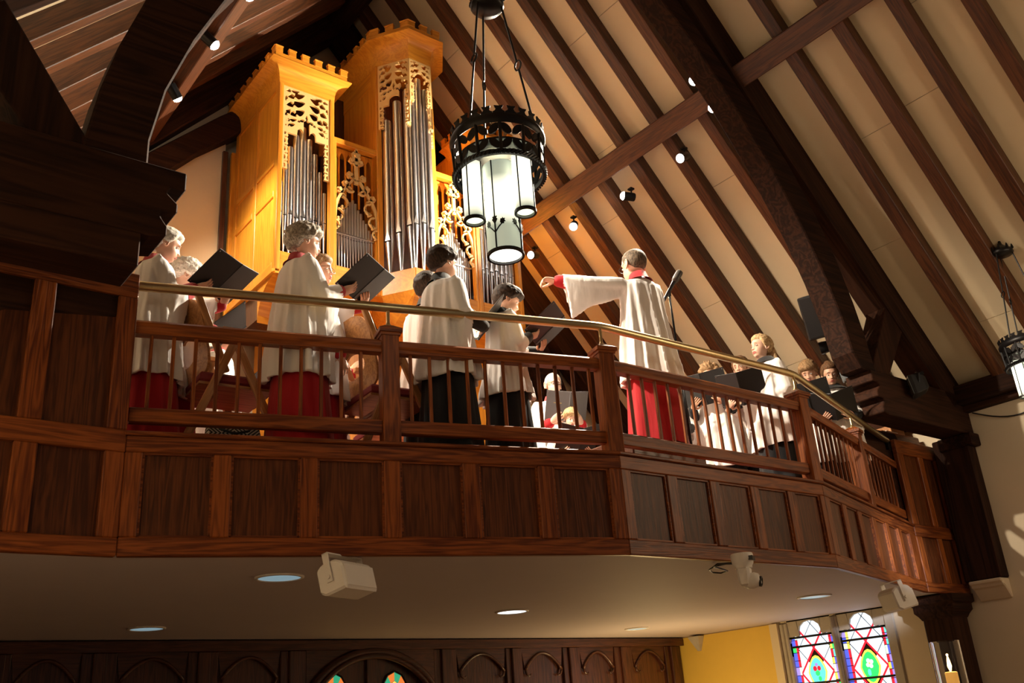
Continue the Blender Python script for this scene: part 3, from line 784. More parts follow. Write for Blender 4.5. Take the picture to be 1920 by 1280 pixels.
# ================================================================== TRACK SPOTS ON THE PURLINS
plain('spot_lens', (1, 1, 1), .3, emit=(1, .95, .86), estr=40)
SPOTE = 1000
def spot_lamp(p, target, label, energy=SPOTE, size=.058, ang=70, mount=None):
    p = Vector(p); d = (Vector(target)-p).normalized()
    s = thing('spot_lamp', tuple(p), label, 'spotlight', 'small ceiling spotlights on the purlins and brace')
    M = Matrix.Translation(p) @ d.to_track_quat('-Z', 'Y').to_matrix().to_4x4()
    b = MB(); b.lathe([(size*.85, .15), (size*.9, .14), (size*.9, .02), (size*.95, .0), (size*.86, .006), (size*.86, .012)], 18)
    b.build('housing', 'black_metal', s, M=M, smooth=True, auto=40)
    MB().lathe([(0, -.032), (size*.4, -.028), (size*.7, -.016), (size*.84, .004)], 18, cap=False).build('lens', 'spot_lens', s, M=M)
    up = Vector((0, 0, 1)); e = p - d*.12
    st = MB(); st.tube([e, e+up*.10], .010, 6); st.box((e.x-.03, e.y-.03, e.z+.10), (e.x+.03, e.y+.03, e.z+.12)); st.build('stem', 'black_metal', s)
    if energy:
        li = add_light('spot_lamp_light', 'SPOT', p+d*.06, energy, (1, .86, .66), .05, target, ang, .9)
        li.parent = s; li.matrix_parent_inverse = wmat(s).inverted()
    return s
names = ['fifth', 'fourth', 'third']
def sp_pos(px, py, side=1): return onR(px, py, .66, side)
TG = [(2.4, 5.8, 4.4), (3.6, 5.5, 4.4), (4.6, 5.6, 4.4), (4.6, 8.0, 6.4), (4.0, 8.2, 7.6), (3.0, 6.6, 4.4)]
spot_lamp(sp_pos(1275, 297), TG[0], 'lit spotlight on the right purlin nearest the arched truss')
spot_lamp(sp_pos(1168, 367), TG[4], 'lit spotlight on the right purlin, second from the arched truss', 1200, ang=75)
spot_lamp(sp_pos(1075, 425), TG[2], 'lit spotlight on the right purlin, third from the arched truss')
spot_lamp(sp_pos(995, 478), TG[3], 'lit spotlight low on the right purlin beside the big lantern', 260, ang=80)
spot_lamp(atY(1335, 203, 5.20), TG[5], 'lower of two lit spotlights beside the arched brace')
spot_lamp(atY(1300, 152, 5.20), TG[1], 'upper of two lit spotlights beside the arched brace')
spot_lamp(sp_pos(333, 185, -1), (3.75, 8.6, 6.3), 'lit spotlight on the left purlin nearest the organ side', 160, ang=80)
spot_lamp(sp_pos(403, 85, -1), (5.6, 6.0, 4.4), 'lit spotlight upper left against the dark roof')
spot_lamp(sp_pos(470, -6, -1), (6.8, 6.2, 4.4), 'spotlight at the top edge above the organ, half out of view')

# ================================================================== UNDER THE GALLERY
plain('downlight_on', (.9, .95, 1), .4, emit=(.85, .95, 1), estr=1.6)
plain('downlight_reflection', (.35, .48, .55), .3, emit=(.32, .50, .58), estr=.30)  # bluish window reflection put in as a glow; these lamps are off
def downlight(px, py, r, on, label):
    q = atZ(px, py, 2.612)
    d = thing('downlight', (q.x, q.y, 2.612), label, 'downlight', 'recessed downlights in the gallery soffit')
    T = Matrix.Translation((q.x, q.y, 2.612))
    MB().lathe([(r, 0.004), (r*1.14, .003), (r*1.14, -.006), (r*1.0, -.010), (r*.98, -.004)], 32, cap=False).build('trim_ring', 'white_plastic', d, M=T, smooth=True)
    MB().lathe([(r*.98, -.004), (r*.5, .0), (0, .001)], 32, cap=False).build('reflector', 'downlight_on' if on else 'downlight_reflection', d, M=T, smooth=True)
downlight(524, 1082, .14, False, 'recessed downlight nearest the gallery front, left of the white speaker')
downlight(275, 1178, .14, False, 'recessed downlight leftmost in the soffit')
downlight(960, 1146, .14, True, 'brightest recessed downlight in the middle of the soffit')
downlight(1194, 1178, .13, False, 'recessed downlight furthest back over the rear panelling')
downlight(1527, 1118, .15, False, 'recessed downlight at the right above the stained glass windows')

def white_speaker(px, py, w, h, dep, z, rz, label):
    q = atZ(px, py, z)
    s = thing('white_speaker', (q.x, q.y, z), label, 'speaker', 'white surface speakers under the gallery', rz=rz)
    T = Matrix.Translation((q.x, q.y, z)) @ Matrix.Rotation(rz, 4, 'Z') @ Matrix.Rotation(R(-14), 4, 'X')
    # rounded front profile in y-z, extruded along x ; front is -y
    prof = [(dep/2, h/2)] + [(-dep/2+.06*math.sin(a)+.0, h/2-.06+.06*math.cos(a)) for a in []]
    pr = [(dep*.5, -h*.36), (dep*.5, h*.36), (dep*.30, h*.5)]
    for k in range(7):
        a = PI/2*k/6; pr.append((-dep*.5+.07-.07*math.sin(a), h*.5-.07+.07*math.cos(a)))
    pr += [(-dep*.5, -h*.47), (-dep*.48, -h*.5), (dep*.30, -h*.5)]
    b = MB(); b.prism(pr, -w/2, w/2, 'x'); b.build('cabinet', 'white_plastic', s, M=T, bevel=.012)
    g = MB(); g.box((-w*.46, -dep*.5-.006, -h*.44), (w*.46, -dep*.5, h*.26)); g.build('grille', 'white_plastic', s, M=T, bevel=.003)
    br = MB(); br.box((-w/2-.016, -.02, -.03), (-w/2-.008, .02, h*.5+.05)); br.box((w/2+.008, -.02, -.03), (w/2+.016, .02, h*.5+.05)); br.box((-w/2-.016, -.02, h*.5+.042), (w/2+.016, .02, h*.5+.05))
    br.build('bracket', 'white_plastic', s, M=T)
    for sx in (-1, 1): MB().tube([(sx*(w/2+.004), 0, 0), (sx*(w/2+.026), 0, 0)], .014, 10).build('knob', 'white_plastic', s, M=T)
white_speaker(650, 1086, .30, .185, .19, 2.465, R(24), 'white loudspeaker hanging under the gallery front at left of centre')
white_speaker(1682, 1122, .26, .20, .20, 2.42, R(62), 'white loudspeaker hanging under the right end of the gallery')

# robotic camera
q = atZ(1396, 1076, 2.475)
pc = thing('robotic_camera', (q.x, q.y, q.z), 'white robotic video camera hung upside down under the gallery front', 'camera')
T = Matrix.Translation(q) @ Matrix.Rotation(R(28), 4, 'Z')
MB().lathe([(.075, .14), (.078, .13), (.078, .10), (.072, .07), (.062, .055), (.060, .04)], 24).build('mount_base', 'white_plastic', pc, M=T, smooth=True, auto=40)
MB().box((-.055, -.05, .085), (.04, -.082, .115)).build('connector_panel', 'black_plastic', pc, M=T)
MB().loft([[(x*w_, y*w_*.8, z) for x, y in ((-1, -1), (1, -1), (1, 1), (-1, 1))] for w_, z in ((.058, .05), (.055, .0), (.05, -.05), (.042, -.085))]).build('yoke', 'white_plastic', pc, M=T, bevel=.015)
hd = MB().lathe([(.0, -.06), (.035, -.055), (.052, -.03), (.055, .0), (.052, .03), (.035, .055), (0, .06)], 20)
h_ = hd.build('camera_head', 'white_plastic', pc, M=T @ Matrix.Translation((.01, -.045, -.05)) @ Matrix.Rotation(R(78), 4, 'X'), smooth=True)
MB().lathe([(.036, 0), (.036, .02), (.028, .022), (.024, .010), (0, .008)], 20).build('lens', 'black_plastic', h_, M=T @ Matrix.Translation((.012, -.088, -.058)) @ Matrix.Rotation(R(100), 4, 'X'), smooth=True, auto=40)
cab = [atZ(x, y, 2.57) for x, y in ((1392, 1056), (1360, 1057), (1340, 1061), (1330, 1068), (1336, 1073), (1352, 1074), (1364, 1070), (1352, 1066), (1338, 1062), (1345, 1057), (1372, 1055))]
tag(MB().tube(cab, .006, 6).build('camera_cable', 'black_plastic', smooth=True), 'loop of black cable beside the robotic camera under the gallery', 'cable')

# candle in a glass chimney on a tall stand, close to the viewer
q = atD(1772, 1212, 4.25)
cd = thing('candle_stand', (q.x, q.y, 0), 'tall candle burning in a clear glass chimney at the lower right corner', 'candle')
T = Matrix.Translation((q.x, q.y, 0)); zt = q.z
plain('candle_wax', (.92, .62, .25), .5, emit=(1, .45, .08), estr=.35)
plain('flame', (1, .8, .4), .5, emit=(1, .66, .24), estr=5)
m, nt, b = new_mat('clear_glass'); b.inputs['Transmission Weight'].default_value = 1; b.inputs['Roughness'].default_value = .02; b.inputs['IOR'].default_value = 1.3
g = MB(); g.lathe([(.052, zt-.36), (.055, zt-.34), (.055, zt+.02), (.0515, zt+.02), (.0515, zt-.34)], 28, cap=False); g.build('glass_chimney', 'clear_glass', cd, M=T, smooth=True, auto=50)
MB().lathe([(.0235, zt-.36), (.0235, zt-.095), (.018, zt-.092), (.006, zt-.098), (0, zt-.098)], 20).build('candle', 'candle_wax', cd, M=T, smooth=True, auto=50)
MB().lathe([(0, zt-.095), (.0028, zt-.09), (.0085, zt-.072), (.006, zt-.052), (0, zt-.026)], 10).build('flame', 'flame', cd, M=T, smooth=True)
MB().lathe([(.0, zt-.40), (.06, zt-.38), (.066, zt-.355), (.02, zt-.355)], 24).build('cup', 'brass', cd, M=T, smooth=True)
MB().lathe([(.16, 0), (.16, .02), (.03, .05), (.016, .10), (.016, zt-.42), (.03, zt-.40)], 16).build('stand', 'brass', cd, M=T, smooth=True)
li = add_light('candle_light', 'POINT', (q.x, q.y, zt-.03), .8, (1, .6, .25), .004); li.parent = cd; li.matrix_parent_inverse = wmat(cd).inverted()
# small bracket on the yellow wall
p = atX(1306, 1207, WX-.08)
tag(MB().loft([[(p.x-.06, p.y-.10, 2.59), (p.x+.06, p.y-.10, 2.59), (p.x+.06, p.y+.10, 2.59), (p.x-.06, p.y+.10, 2.59)], [(p.x+.03, p.y-.02, 2.40), (p.x+.06, p.y-.02, 2.40), (p.x+.06, p.y+.02, 2.40), (p.x+.03, p.y+.02, 2.40)]]).build('wall_bracket', 'stone'), 'small tapered bracket high on the yellow wall', 'bracket')
# incandescent lamp that warms the yellow wall under the gallery
add_light('rear_aisle_lamp', 'POINT', (8.9, 8.5, 1.2), 42, (1, .70, .30), .12)
# ================================================================== PIPE ORGAN
XO = 5.313; YF = 8.22; YBK = 9.42
org = thing('pipe_organ', (XO, 8.9, ZF), 'large orange wooden pipe organ with silver pipes and carved pipe shades', 'organ')
TW = [(3.66, 4.34), (2*XO-4.34, 2*XO-3.66)]; FLT = [(4.34, 4.93), (5.695, 6.285)]
ZSILL = 6.35; ZIMP = 6.10
def obox(name, a, b, mat, bevel=.005, parent=None): return bbox_piece(name, a, b, mat, parent or org, bevel)
def ribbon(mb, pts, w, d0, d1, closed=False):
    """flat strip along 2-D points; w constant or list; extruded between depths d0..d1"""
    n = len(pts); ws = w if isinstance(w, (list, tuple)) else [w]*n
    L, Rr = [], []
    for i, p in enumerate(pts):
        q0 = pts[max(i-1, 0)]; q1 = pts[min(i+1, n-1)]
        if closed: q0 = pts[i-1]; q1 = pts[(i+1) % n]
        dx, dy = q1[0]-q0[0], q1[1]-q0[1]; l = math.hypot(dx, dy) or 1
        nx, ny = -dy/l, dx/l
        L.append((p[0]+nx*ws[i]/2, p[1]+ny*ws[i]/2)); Rr.append((p[0]-nx*ws[i]/2, p[1]-ny*ws[i]/2))
    rng = n if closed else n-1
    for i in range(rng):
        j = (i+1) % n
        mb.prism([L[i], L[j], Rr[j], Rr[i]], d0, d1)
def bez(p0, p1, p2, p3, n=8):
    out = []
    for k in range(n+1):
        t = k/n; a, b, c, d = (1-t)**3, 3*t*(1-t)**2, 3*t*t*(1-t), t**3
        out.append((a*p0[0]+b*p1[0]+c*p2[0]+d*p3[0], a*p0[1]+b*p1[1]+c*p2[1]+d*p3[1]))
    return out
def disc(mb, c, r, d0, d1, n=10, ry=None):
    mb.prism([(c[0]+r*math.cos(2*PI*k/n), c[1]+(ry or r)*math.sin(2*PI*k/n)) for k in range(n)], d0, d1)
def arc(c, r, a0, a1, n=8, ry=None): return [(c[0]+r*math.cos(a0+(a1-a0)*k/n), c[1]+(ry or r)*math.sin(a0+(a1-a0)*k/n)) for k in range(n+1)]

def pipe_mesh(r, foot, body, rt=.35):
    """foot cone, then cylinder; z=0 at the toe"""
    m = MB()
    m.lathe([(r*.22, 0), (r*.98, foot), (r, foot+.01), (r, foot+body-.01), (r*.97, foot+body), (r*.86, foot+body), (r*.86, foot+body-.12)], 14)
    return m
def add_pipe(x, y, z0, r, foot, body, ang=0):
    p = pipe_mesh(r, foot, body).build('pipe', 'tin_pipe', org, M=Matrix.Translation((x, y, z0)) @ Matrix.Rotation(ang, 4, 'Z'), smooth=True, auto=60)
    m = MB()
    # flattened lips and dark mouth slit on the front
    a = r*.62
    m.box((-a, -r*1.01, foot+.004), (a, -r*.55, foot+.004+r*.30))
    m.build('pipe_mouth', 'dark_void', p, M=Matrix.Translation((x, y, z0)) @ Matrix.Rotation(ang, 4, 'Z'))
    lp = MB(); h = r*3.2
    lp.add([(-a, -r*.97, foot+r*.34), (a, -r*.97, foot+r*.34), (0, -r*1.03, foot+h), (-a, -r*.80, foot+r*.34), (a, -r*.80, foot+r*.34), (0, -r*.9, foot+h)], [(0,1,2),(0,2,5,3),(1,4,5,2),(0,3,4,1),(3,5,4)])
    lp.build('upper_lip', 'tin_pipe', p, M=Matrix.Translation((x, y, z0)) @ Matrix.Rotation(ang, 4, 'Z'))
    return p

def cornice(path, z0, z1, proj, name_parent, close_back=None):
    """cove cornice along an outward path (list of xy, open), mitred"""
    n = len(path); mb = MB()
    prof = [(0, 0), (.006, .04), (.03, .30), (.10, .55), (.22, .72), (.48, .86), (.86, .95), (1, .97), (1, 1.0), (.97, 1.03), (.0, 1.03)]
    nor = []
    for i in range(n):
        ns = []
        for a, b in ((i-1, i), (i, i+1)):
            if a < 0 or b >= n: continue
            d = Vector((path[b][0]-path[a][0], path[b][1]-path[a][1])).normalized(); ns.append(Vector((d.y, -d.x)))
        if len(ns) == 1: v = ns[0]
        else:
            v = (ns[0]+ns[1]); v = v/(1+ns[0].dot(ns[1]))
        nor.append(v)
    rings = []
    for i in range(n):
        rings.append([(path[i][0]+nor[i].x*proj*p, path[i][1]+nor[i].y*proj*p, z0+(z1-z0)*q) for p, q in prof])
    mb.loft(rings, closed=True, caps=True)
    c = mb.build('cornice', 'cherry_x', name_parent, smooth=True, auto=35)
    out = [(path[i][0]+nor[i].x*proj*.72, path[i][1]+nor[i].y*proj*.72) for i in range(n)]
    # cresting: low band and merlons
    for i in range(n-1):
        a, b = Vector((*out[i], 0)), Vector((*out[i+1], 0)); fr = Frame(a, b); L = fr.len
        zz = z1+.004
        fr.piece('cresting_band', 0, L, zz, zz+.085, -.035, 0, 'cherry_x', c, .003)
        k = max(2, round(L/.16)); st = L/(k-.45)
        for j in range(k):
            u0 = j*st; u1 = min(u0+st*.55, L)
            fr.piece('merlon', u0, u1, zz+.085, zz+.155, -.035, .004, 'cherry_x', c, .003)
            fr.piece('merlon_cap', u0-.004, u1+.004, zz+.155, zz+.172, -.04, .012, 'cherry_x', c, .003)
    return c

def contour_plate(f, u, v, step, d0, d1):
    """solid plate where f(x, y)>0 on [0,u]x[-v,0], edges cut smoothly (marching squares), extruded d0..d1"""
    nx, ny = int(u/step)+1, int(v/step)+1; sx, sy = u/nx, v/ny
    F = [[f(i*sx, -j*sy) if 0 < i < nx and 0 < j < ny else -1e-4 for i in range(nx+1)] for j in range(ny+1)]
    m = MB(); ids = {}
    def vid(x, y, d):
        k = (round(x, 6), round(y, 6), d)
        if k not in ids: ids[k] = len(m.v); m.v.append((x, d, y))
        return ids[k]
    for j in range(ny):
        for i in range(nx):
            c = [(i, j), (i+1, j), (i+1, j+1), (i, j+1)]; vals = [F[q][p] for p, q in c]
            if max(vals) <= 0: continue
            poly = []; cut = []
            for k in range(4):
                (p0, q0), (p1, q1) = c[k], c[(k+1) % 4]; a, b_ = vals[k], vals[(k+1) % 4]
                if a > 0: poly.append((p0*sx, -q0*sy)); cut.append(False)
                if (a > 0) != (b_ > 0):
                    t = a/(a-b_); poly.append(((p0+(p1-p0)*t)*sx, -(q0+(q1-q0)*t)*sy)); cut.append(True)
            n = len(poly)
            if n < 3: continue
            A = [vid(x, y, d0) for x, y in poly]; B = [vid(x, y, d1) for x, y in poly]
            m.f.append(tuple(A)); m.f.append(tuple(reversed(B))); m.mi += [0, 0]
            for k in range(n):
                if cut[k] and cut[(k+1) % n]:
                    m.f.append((A[k], B[k], B[(k+1) % n], A[(k+1) % n])); m.mi.append(0)
    return m
LEAVES = [(.10, .10, .82, .30, .135), (.30, .035, .93, .13, .085), (.08, .32, .88, .55, .15), (.10, .56, .70, .80, .15), (.70, .64, .95, .86, .10), (.86, .28, .94, .44, .07), (.10, .82, .40, .93, .07), (.42, .88, .90, .99, .08), (.50, 1.03, .92, 1.14, .085)]
def fret_panel(name, u, hC, hS, tops, M):
    """pierced foliage shade: width u, centre hangs hC, sides hang hS; tops = (x, depth, r) of the pipe heads"""
    c = u/2; fw = .020; ts = sorted(tops)
    mids = [(ts[i][0]+ts[i+1][0])/2 for i in range(len(ts)-1)]
    def lower(x):                                   # depth of the lower edge: an arch over each pipe head
        i = sum(1 for q in mids if x > q); px_, dv, r = ts[i]
        lo = mids[i-1] if i > 0 else max(fw*1.4, px_-r*1.5); hi = mids[i] if i < len(mids) else min(u-fw*1.4, px_+r*1.5)
        w = max((hi-lo)/2, .004); t = (x-(lo+hi)/2)/w
        if abs(t) >= 1: return dv+.05
        return dv-r*.9-.012+.055*(1-math.sqrt(max(0, 1-t*t)))
    lens = []
    for x0, v0, x1, v1, w in LEAVES:
        for s in (-1, 1): lens.append((c+s*x0*c, v0*hC, c+s*x1*c, v1*hC, 1.38*w*min(c, hC*.5)))
    lens.append((c, hC*.66, c, hC*.90, .016))
    def f(x, y):
        v = -y
        low = min(lower(x), hC*1.32+.0)
        g = low-v
        for (ax, av, bx_, bv, w) in lens:
            dx, dy = bx_-ax, bv-av; L2 = dx*dx+dy*dy; t = ((x-ax)*dx+(v-av)*dy)/L2
            if t < -.15 or t > 1.15: continue
            tt = min(1, max(0, t)); d = math.hypot(x-ax-dx*tt, v-av-dy*tt)
            hw = w*max(0, math.sin(PI*tt))**.75*(1-.8*math.exp(-((tt-.60)/.075)**2))
            g = min(g, d-hw)
        g = max(g, min(fw*.85-v, 1)) if v < fw else g
        e = min(x, u-x)
        if v < hS:
            g = max(g, fw-e)                         # side strips
            if v > hC*.95:                           # lobed inner edge of the strips
                k = ((v-hC) % .105)-.0525
                g = max(g, .016-math.hypot(e-.050, abs(k)-.030), .009-abs(math.hypot(e-.008, k)-.042))
        return min(g, hS-v+.0) if e < .09 else g
    return contour_plate(f, u, hS+.01, .0068, -.012, .012).build(name, 'carving', org, M=M)

def tower(x0, x1):
    pw = .055
    # frame
    for xa, xb in ((x0, x0+pw), (x1-pw, x1)): obox('case_post', (xa, YF, ZIMP), (xb, YF+.07, 8.47), 'cherry_z')
    obox('case_rail', (x0+pw, YF+.005, ZIMP), (x1-pw, YF+.065, ZSILL), 'cherry_x')
    obox('case_rail', (x0+pw, YF+.005, 8.44), (x1-pw, YF+.065, 8.50), 'cherry_x')
    obox('case_back', (x0+.03, YF+.34, ZIMP), (x1-.03, YF+.36, 8.5), 'dark_oak_z', 0)
    cornice([(x0, YBK), (x0, YF), (x1, YF), (x1, YF+.5)] if x0 < XO else [(x0, YF+.5), (x0, YF), (x1, YF), (x1, YBK)], 8.46, 8.68, .15, org)
    obox('case_roof', (x0, YF, 8.60), (x1, YBK, 8.67), 'cherry_y', 0)
    # pipes
    rad = [.022, .027, .032, .037, .041, .037, .032, .027, .022]
    gap = (x1-x0-2*pw-2*sum(rad))/10; x = x0+pw+gap; tops = []
    for i, r in enumerate(rad):
        d = abs(i-4)
        zt = 8.02-.115*d-.02*d*d
        xx = x+r; foot = .50-.03*(d % 2)
        add_pipe(xx, YF+.07+r, ZSILL, r, foot, zt-ZSILL-foot)
        tops.append((xx-x0-pw, 8.44-zt, r)); x += 2*r+gap
    fret_panel('pipe_shade', x1-x0-2*pw, .46, 1.08, [t for t in tops if abs(t[0]-(x1-x0-2*pw)/2) < .24], Matrix.Translation((x0+pw, YF+.02, 8.44)))
    obox('pipe_rack', (x0+pw, YF+.09, 6.80), (x1-pw, YF+.11, 6.83), 'tin_pipe', 0)
for a, b in TW: tower(a, b)

def side_panelling(X, face):
    """panelled case side in the plane X=const"""
    def sb(name, y0, y1, z0, z1, t0, t1, mat, bev=.005):
        xa, xb = sorted((X+face*t0, X+face*t1)); return obox(name, (xa, y0, z0), (xb, y1, z1), mat, bev)
    y0, y1 = YF, YBK
    st = [(y0, y0+.09), ((y0+y1)/2-.045, (y0+y1)/2+.045), (y1-.09, y1)]
    for a, b in st: sb('case_stile', a, b, ZIMP, 8.47, -.03, 0, 'cherry_z')
    for za, zb in ((ZIMP, 6.24), (7.02, 7.10), (7.42, 7.50), (8.38, 8.47)):
        for a, b in ((st[0][1], st[1][0]), (st[1][1], st[2][0])): sb('case_rail', a, b, za, zb, -.03, 0, 'cherry_y')
    for za, zb in ((6.24, 7.02), (7.10, 7.42), (7.50, 8.38)):
        for a, b in ((st[0][1], st[1][0]), (st[1][1], st[2][0])):
            sb('case_panel', a-.004, b+.004, za-.004, zb+.004, -.035, -.016, 'cherry_z', 0)
            mo = []
    # cove below the impost
    n = 8; mb = MB(); prof = [(0, ZIMP+.03), (.03, ZIMP+.02), (.03, ZIMP-.02)] + [(-.34*math.sin(PI/2*k/n), ZIMP-.03-.42*(1-math.cos(PI/2*k/n))) for k in range(n+1)] + [(-.36, ZIMP+.03)]
    pts = [(X+face*p, z) for p, z in prof]
    mb.prism(pts, y0-.0, y1, 'y').build('impost_cove', 'cherry_y', org)
side_panelling(3.66, -1); side_panelling(2*XO-3.66, 1)
# inner cheeks of the towers
for X in (4.34, 2*XO-4.34): obox('case_cheek', (X-.012, YF+.07, 7.9), (X+.012, YBK, 8.6), 'cherry_z', 0)

# ---- flats
def flat(x0, x1, mirror):
    pw = .035
    for xa, xb in ((x0, x0+pw), (x1-pw, x1)): obox('case_post', (xa, YF+.01, ZIMP), (xb, YF+.08, 7.98), 'cherry_z')
    obox('case_rail', (x0, YF+.012, ZIMP), (x1, YF+.075, ZSILL), 'cherry_x')
    obox('case_rail', (x0, YF+.012, 7.92), (x1, YF+.09, 7.99), 'cherry_x')
    obox('case_roof', (x0, YF+.05, 7.97), (x1, YBK, 8.0), 'cherry_y', 0)
    obox('case_back', (x0, YF+.34, ZIMP), (x1, YF+.36, 7.95), 'dark_oak_z', 0)
    W = x1-x0-2*pw; n = 15; rr = W/(2*n)*.96
    for i in range(n):
        t = abs(i-7)/7; zt = 7.30-.42*t-.05*(i % 2)*(.4)
        add_pipe(x0+pw+W*(i+.5)/n, YF+.10+rr, ZSILL, rr, .40-.10*abs((i-7)/7)*0+.03*t, zt-ZSILL-.40)
    obox('pipe_rack', (x0+pw, YF+.085, 6.80), (x1-pw, YF+.10, 6.815), 'tin_pipe', 0)
    # grille of lancets behind the carving
    g = MB(); m = 6
    for k in range(m+1):
        xx = pw+W*k/m; g.box((xx-.009, -.01, 7.2), (xx+.009, .01, 7.93))
    for k in range(m):
        a = pw+W*k/m; b = pw+W*(k+1)/m
        ap = arch_pts(a+.006, b-.006, 7.80, 7.88, 5)
        for q in range(len(ap)-1): g.prism([ap[q], ap[q+1], (ap[q+1][0], 7.93), (ap[q][0], 7.93)], -.008, .008)
    g.build('grille', 'cherry_z', org, M=Matrix.Translation((x0, YF+.13, 0)))
    # carved gable of foliage: local (u, v), v=0 at the sill
    c = (x1-x0)/2; m = MB(); d0, d1 = -.014, .014; T = 7.90-ZSILL
    for s in (-1, 1):
        X = lambda f: c+s*f
        stem = bez((X(c-.025), .62), (X(c-.03), .86), (X(.20), .92), (X(.035), 1.16), 14)
        ribbon(m, stem, [.034-.008*k/14 for k in range(15)], d0, d1)
        ribbon(m, bez((X(c-.018), .42), (X(c-.012), .52), (X(c-.018), .58), (X(c-.025), .64), 5), [.01, .03, .034, .036, .036, .034], d0, d1)
        ribbon(m, bez((X(.03), 1.0), (X(.10), .95), (X(.14), 1.0), (X(.12), 1.06), 6), .018, d0, d1)
        for k, (f, v, r) in enumerate(((.21, .965, .040), (.135, 1.075, .040), (.085, 1.20, .042), (.055, 1.40, .036))):
            # curled rosettes on the outside of the stem
            for a in range(5):
                aa = a*2*PI/5+.3*k; disc(m, (X(f)+r*.62*math.cos(aa), v+r*.62*math.sin(aa)), r*.48, d0, d1+.004, 7)
            disc(m, (X(f), v), r*.5, d0-.016, d1, 8)
            ribbon(m, [(X(f), v), (X(max(f-.075, .0)), v-.06)], .018, d0, d1)
        # inner cusps
        for f, v, rr_ in ((.15, .82, .07), (.20, .66, .065), (.235, .52, .05)):
            q = arc((X(f+.03), v), rr_, PI/2, PI*1.45, 8) if s > 0 else arc((X(f+.03), v), rr_, PI/2, -PI*.45, 8)
            ribbon(m, q, .018, d0, d1)
            for dd in ((-.012, .012), (-.012, -.014), (.012, 0)): disc(m, (q[-1][0]+dd[0], q[-1][1]+dd[1]), .014, d0, d1, 6)
            disc(m, (q[5][0], q[5][1]), .013, d0, d1, 6)
    ribbon(m, [(c, 1.10), (c, 1.45)], [.05, .03], d0, d1)
    for a in range(6):
        aa = a*PI/3+PI/6; disc(m, (c+.036*math.cos(aa), 1.475+.05*math.sin(aa)), .026, d0, d1+.004, 7)
    disc(m, (c, 1.475), .028, d0-.018, d1, 8); disc(m, (c, 1.545), .018, d0, d1, 6, .03)
    m.build('foliage_carving', 'carving', org, M=Matrix.Translation((x0, YF+.035, ZSILL)))
flat(*FLT[0], False); flat(*FLT[1], True)

# ---- centre tower, three canted faces
CP = [(4.93, 8.22), (5.157, 7.875), (5.468, 7.875), (5.695, 8.22)]
cornice([(4.93, YBK)] + CP + [(5.695, YBK)], 9.20, 9.50, .17, org)
MB().prism([(4.93, YBK)] + CP + [(5.695, YBK)], 9.36, 9.48, 'z').build('case_roof', 'cherry_y', org)
for X in (4.93, 5.695):
    s = 1 if X > XO else -1
    obox('case_cheek', (X-.015, YF+.05, ZIMP), (X+.015, YBK, 9.22), 'cherry_z', 0)
    obox('cheek_stile', (X-.02+s*.012, YF+.02, ZIMP), (X+.02+s*.012, YF+.13, 9.21), 'cherry_z')
    obox('cheek_rail', (X-.01+s*.012, YF+.12, 8.98), (X+.01+s*.012, YBK, 9.21), 'cherry_y')
    obox('case_post', (X-.035, YF-.0, ZIMP), (X+.035, YF+.05, 9.21), 'cherry_z')
base = [(p[0]+(-.02 if p[0] < XO else .02), p[1]-.03) for p in CP]
MB().prism([(base[0][0], YF+.3)] + base + [(base[3][0], YF+.3)], ZIMP-.02, ZSILL, 'z').build('tower_base', 'cherry_x', org, bevel=.006)
bot = [(XO+(p[0]-XO)*.55, YF+.2+(p[1]-YF-.2)*.35) for p in base]
r1 = [(base[0][0], YF+.3, ZIMP-.02)] + [(p[0], p[1], ZIMP-.02) for p in base] + [(base[3][0], YF+.3, ZIMP-.02)]
r2 = [(bot[0][0], YF+.3, ZIMP-.36)] + [(p[0], p[1], ZIMP-.36) for p in bot] + [(bot[3][0], YF+.3, ZIMP-.36)]
MB().loft([r2, r1]).build('tower_corbel', 'cherry_x', org)
obox('case_back', (4.95, YF+.32, ZIMP), (5.68, YF+.34, 9.3), 'dark_oak_z', 0)
for k in range(3):
    fr = Frame(CP[k], CP[k+1]); L = fr.len; pw = .012
    n = 3; rr = .052 if k != 1 else .048
    tops = []
    for i in range(n):
        u = L*(i+.5)/n; q = fr.pt(u, 0, -.075)
        if k == 1: zt = (8.86, 8.98, 8.86)[i]; ft = (.58, .62, .58)[i]
        elif k == 0: zt = (8.42, 8.66, 8.78)[i]; ft = (.42, .50, .56)[i]
        else: zt = (8.78, 8.66, 8.42)[i]; ft = (.56, .50, .42)[i]
        add_pipe(q.x, q.y, ZSILL, rr, ft, zt-ZSILL-ft, fr.ang)
        tops.append((u, 9.20-zt, rr))
    M = Matrix.Translation(fr.pt(0, 9.20, -.005)) @ Matrix.Rotation(fr.ang, 4, 'Z')
    fret_panel('pipe_shade', L, .36 if k == 1 else .46, .62 if k == 1 else .92, tops, M)
# ---- lower case, coves and dark chest behind
obox('lower_case', (3.98, 8.60, ZF), (6.65, YBK, 5.75), 'cherry_z')
for x0, x1 in ((3.66, 4.93), (5.695, 2*XO-3.66)):
    n = 8; prof = [(YF, ZIMP+.0), (YF-.02, ZIMP-.01), (YF-.02, ZIMP-.03)] + [(YF+.40*math.sin(PI/2*k/n), ZIMP-.03-.40*(1-math.cos(PI/2*k/n))) for k in range(n+1)] + [(YF+.42, ZIMP)]
    MB().prism(prof, x0, x1, 'x').build('impost_cove', 'cherry_x', org)
obox('swell_box', (3.70, YF+.5, 5.75), (2*XO-3.70, YBK, 7.9), 'dark_oak_z', 0)
obox('swell_box', (4.36, 9.05, 7.9), (2*XO-4.36, YBK, 9.2), 'dark_oak_z', 0)
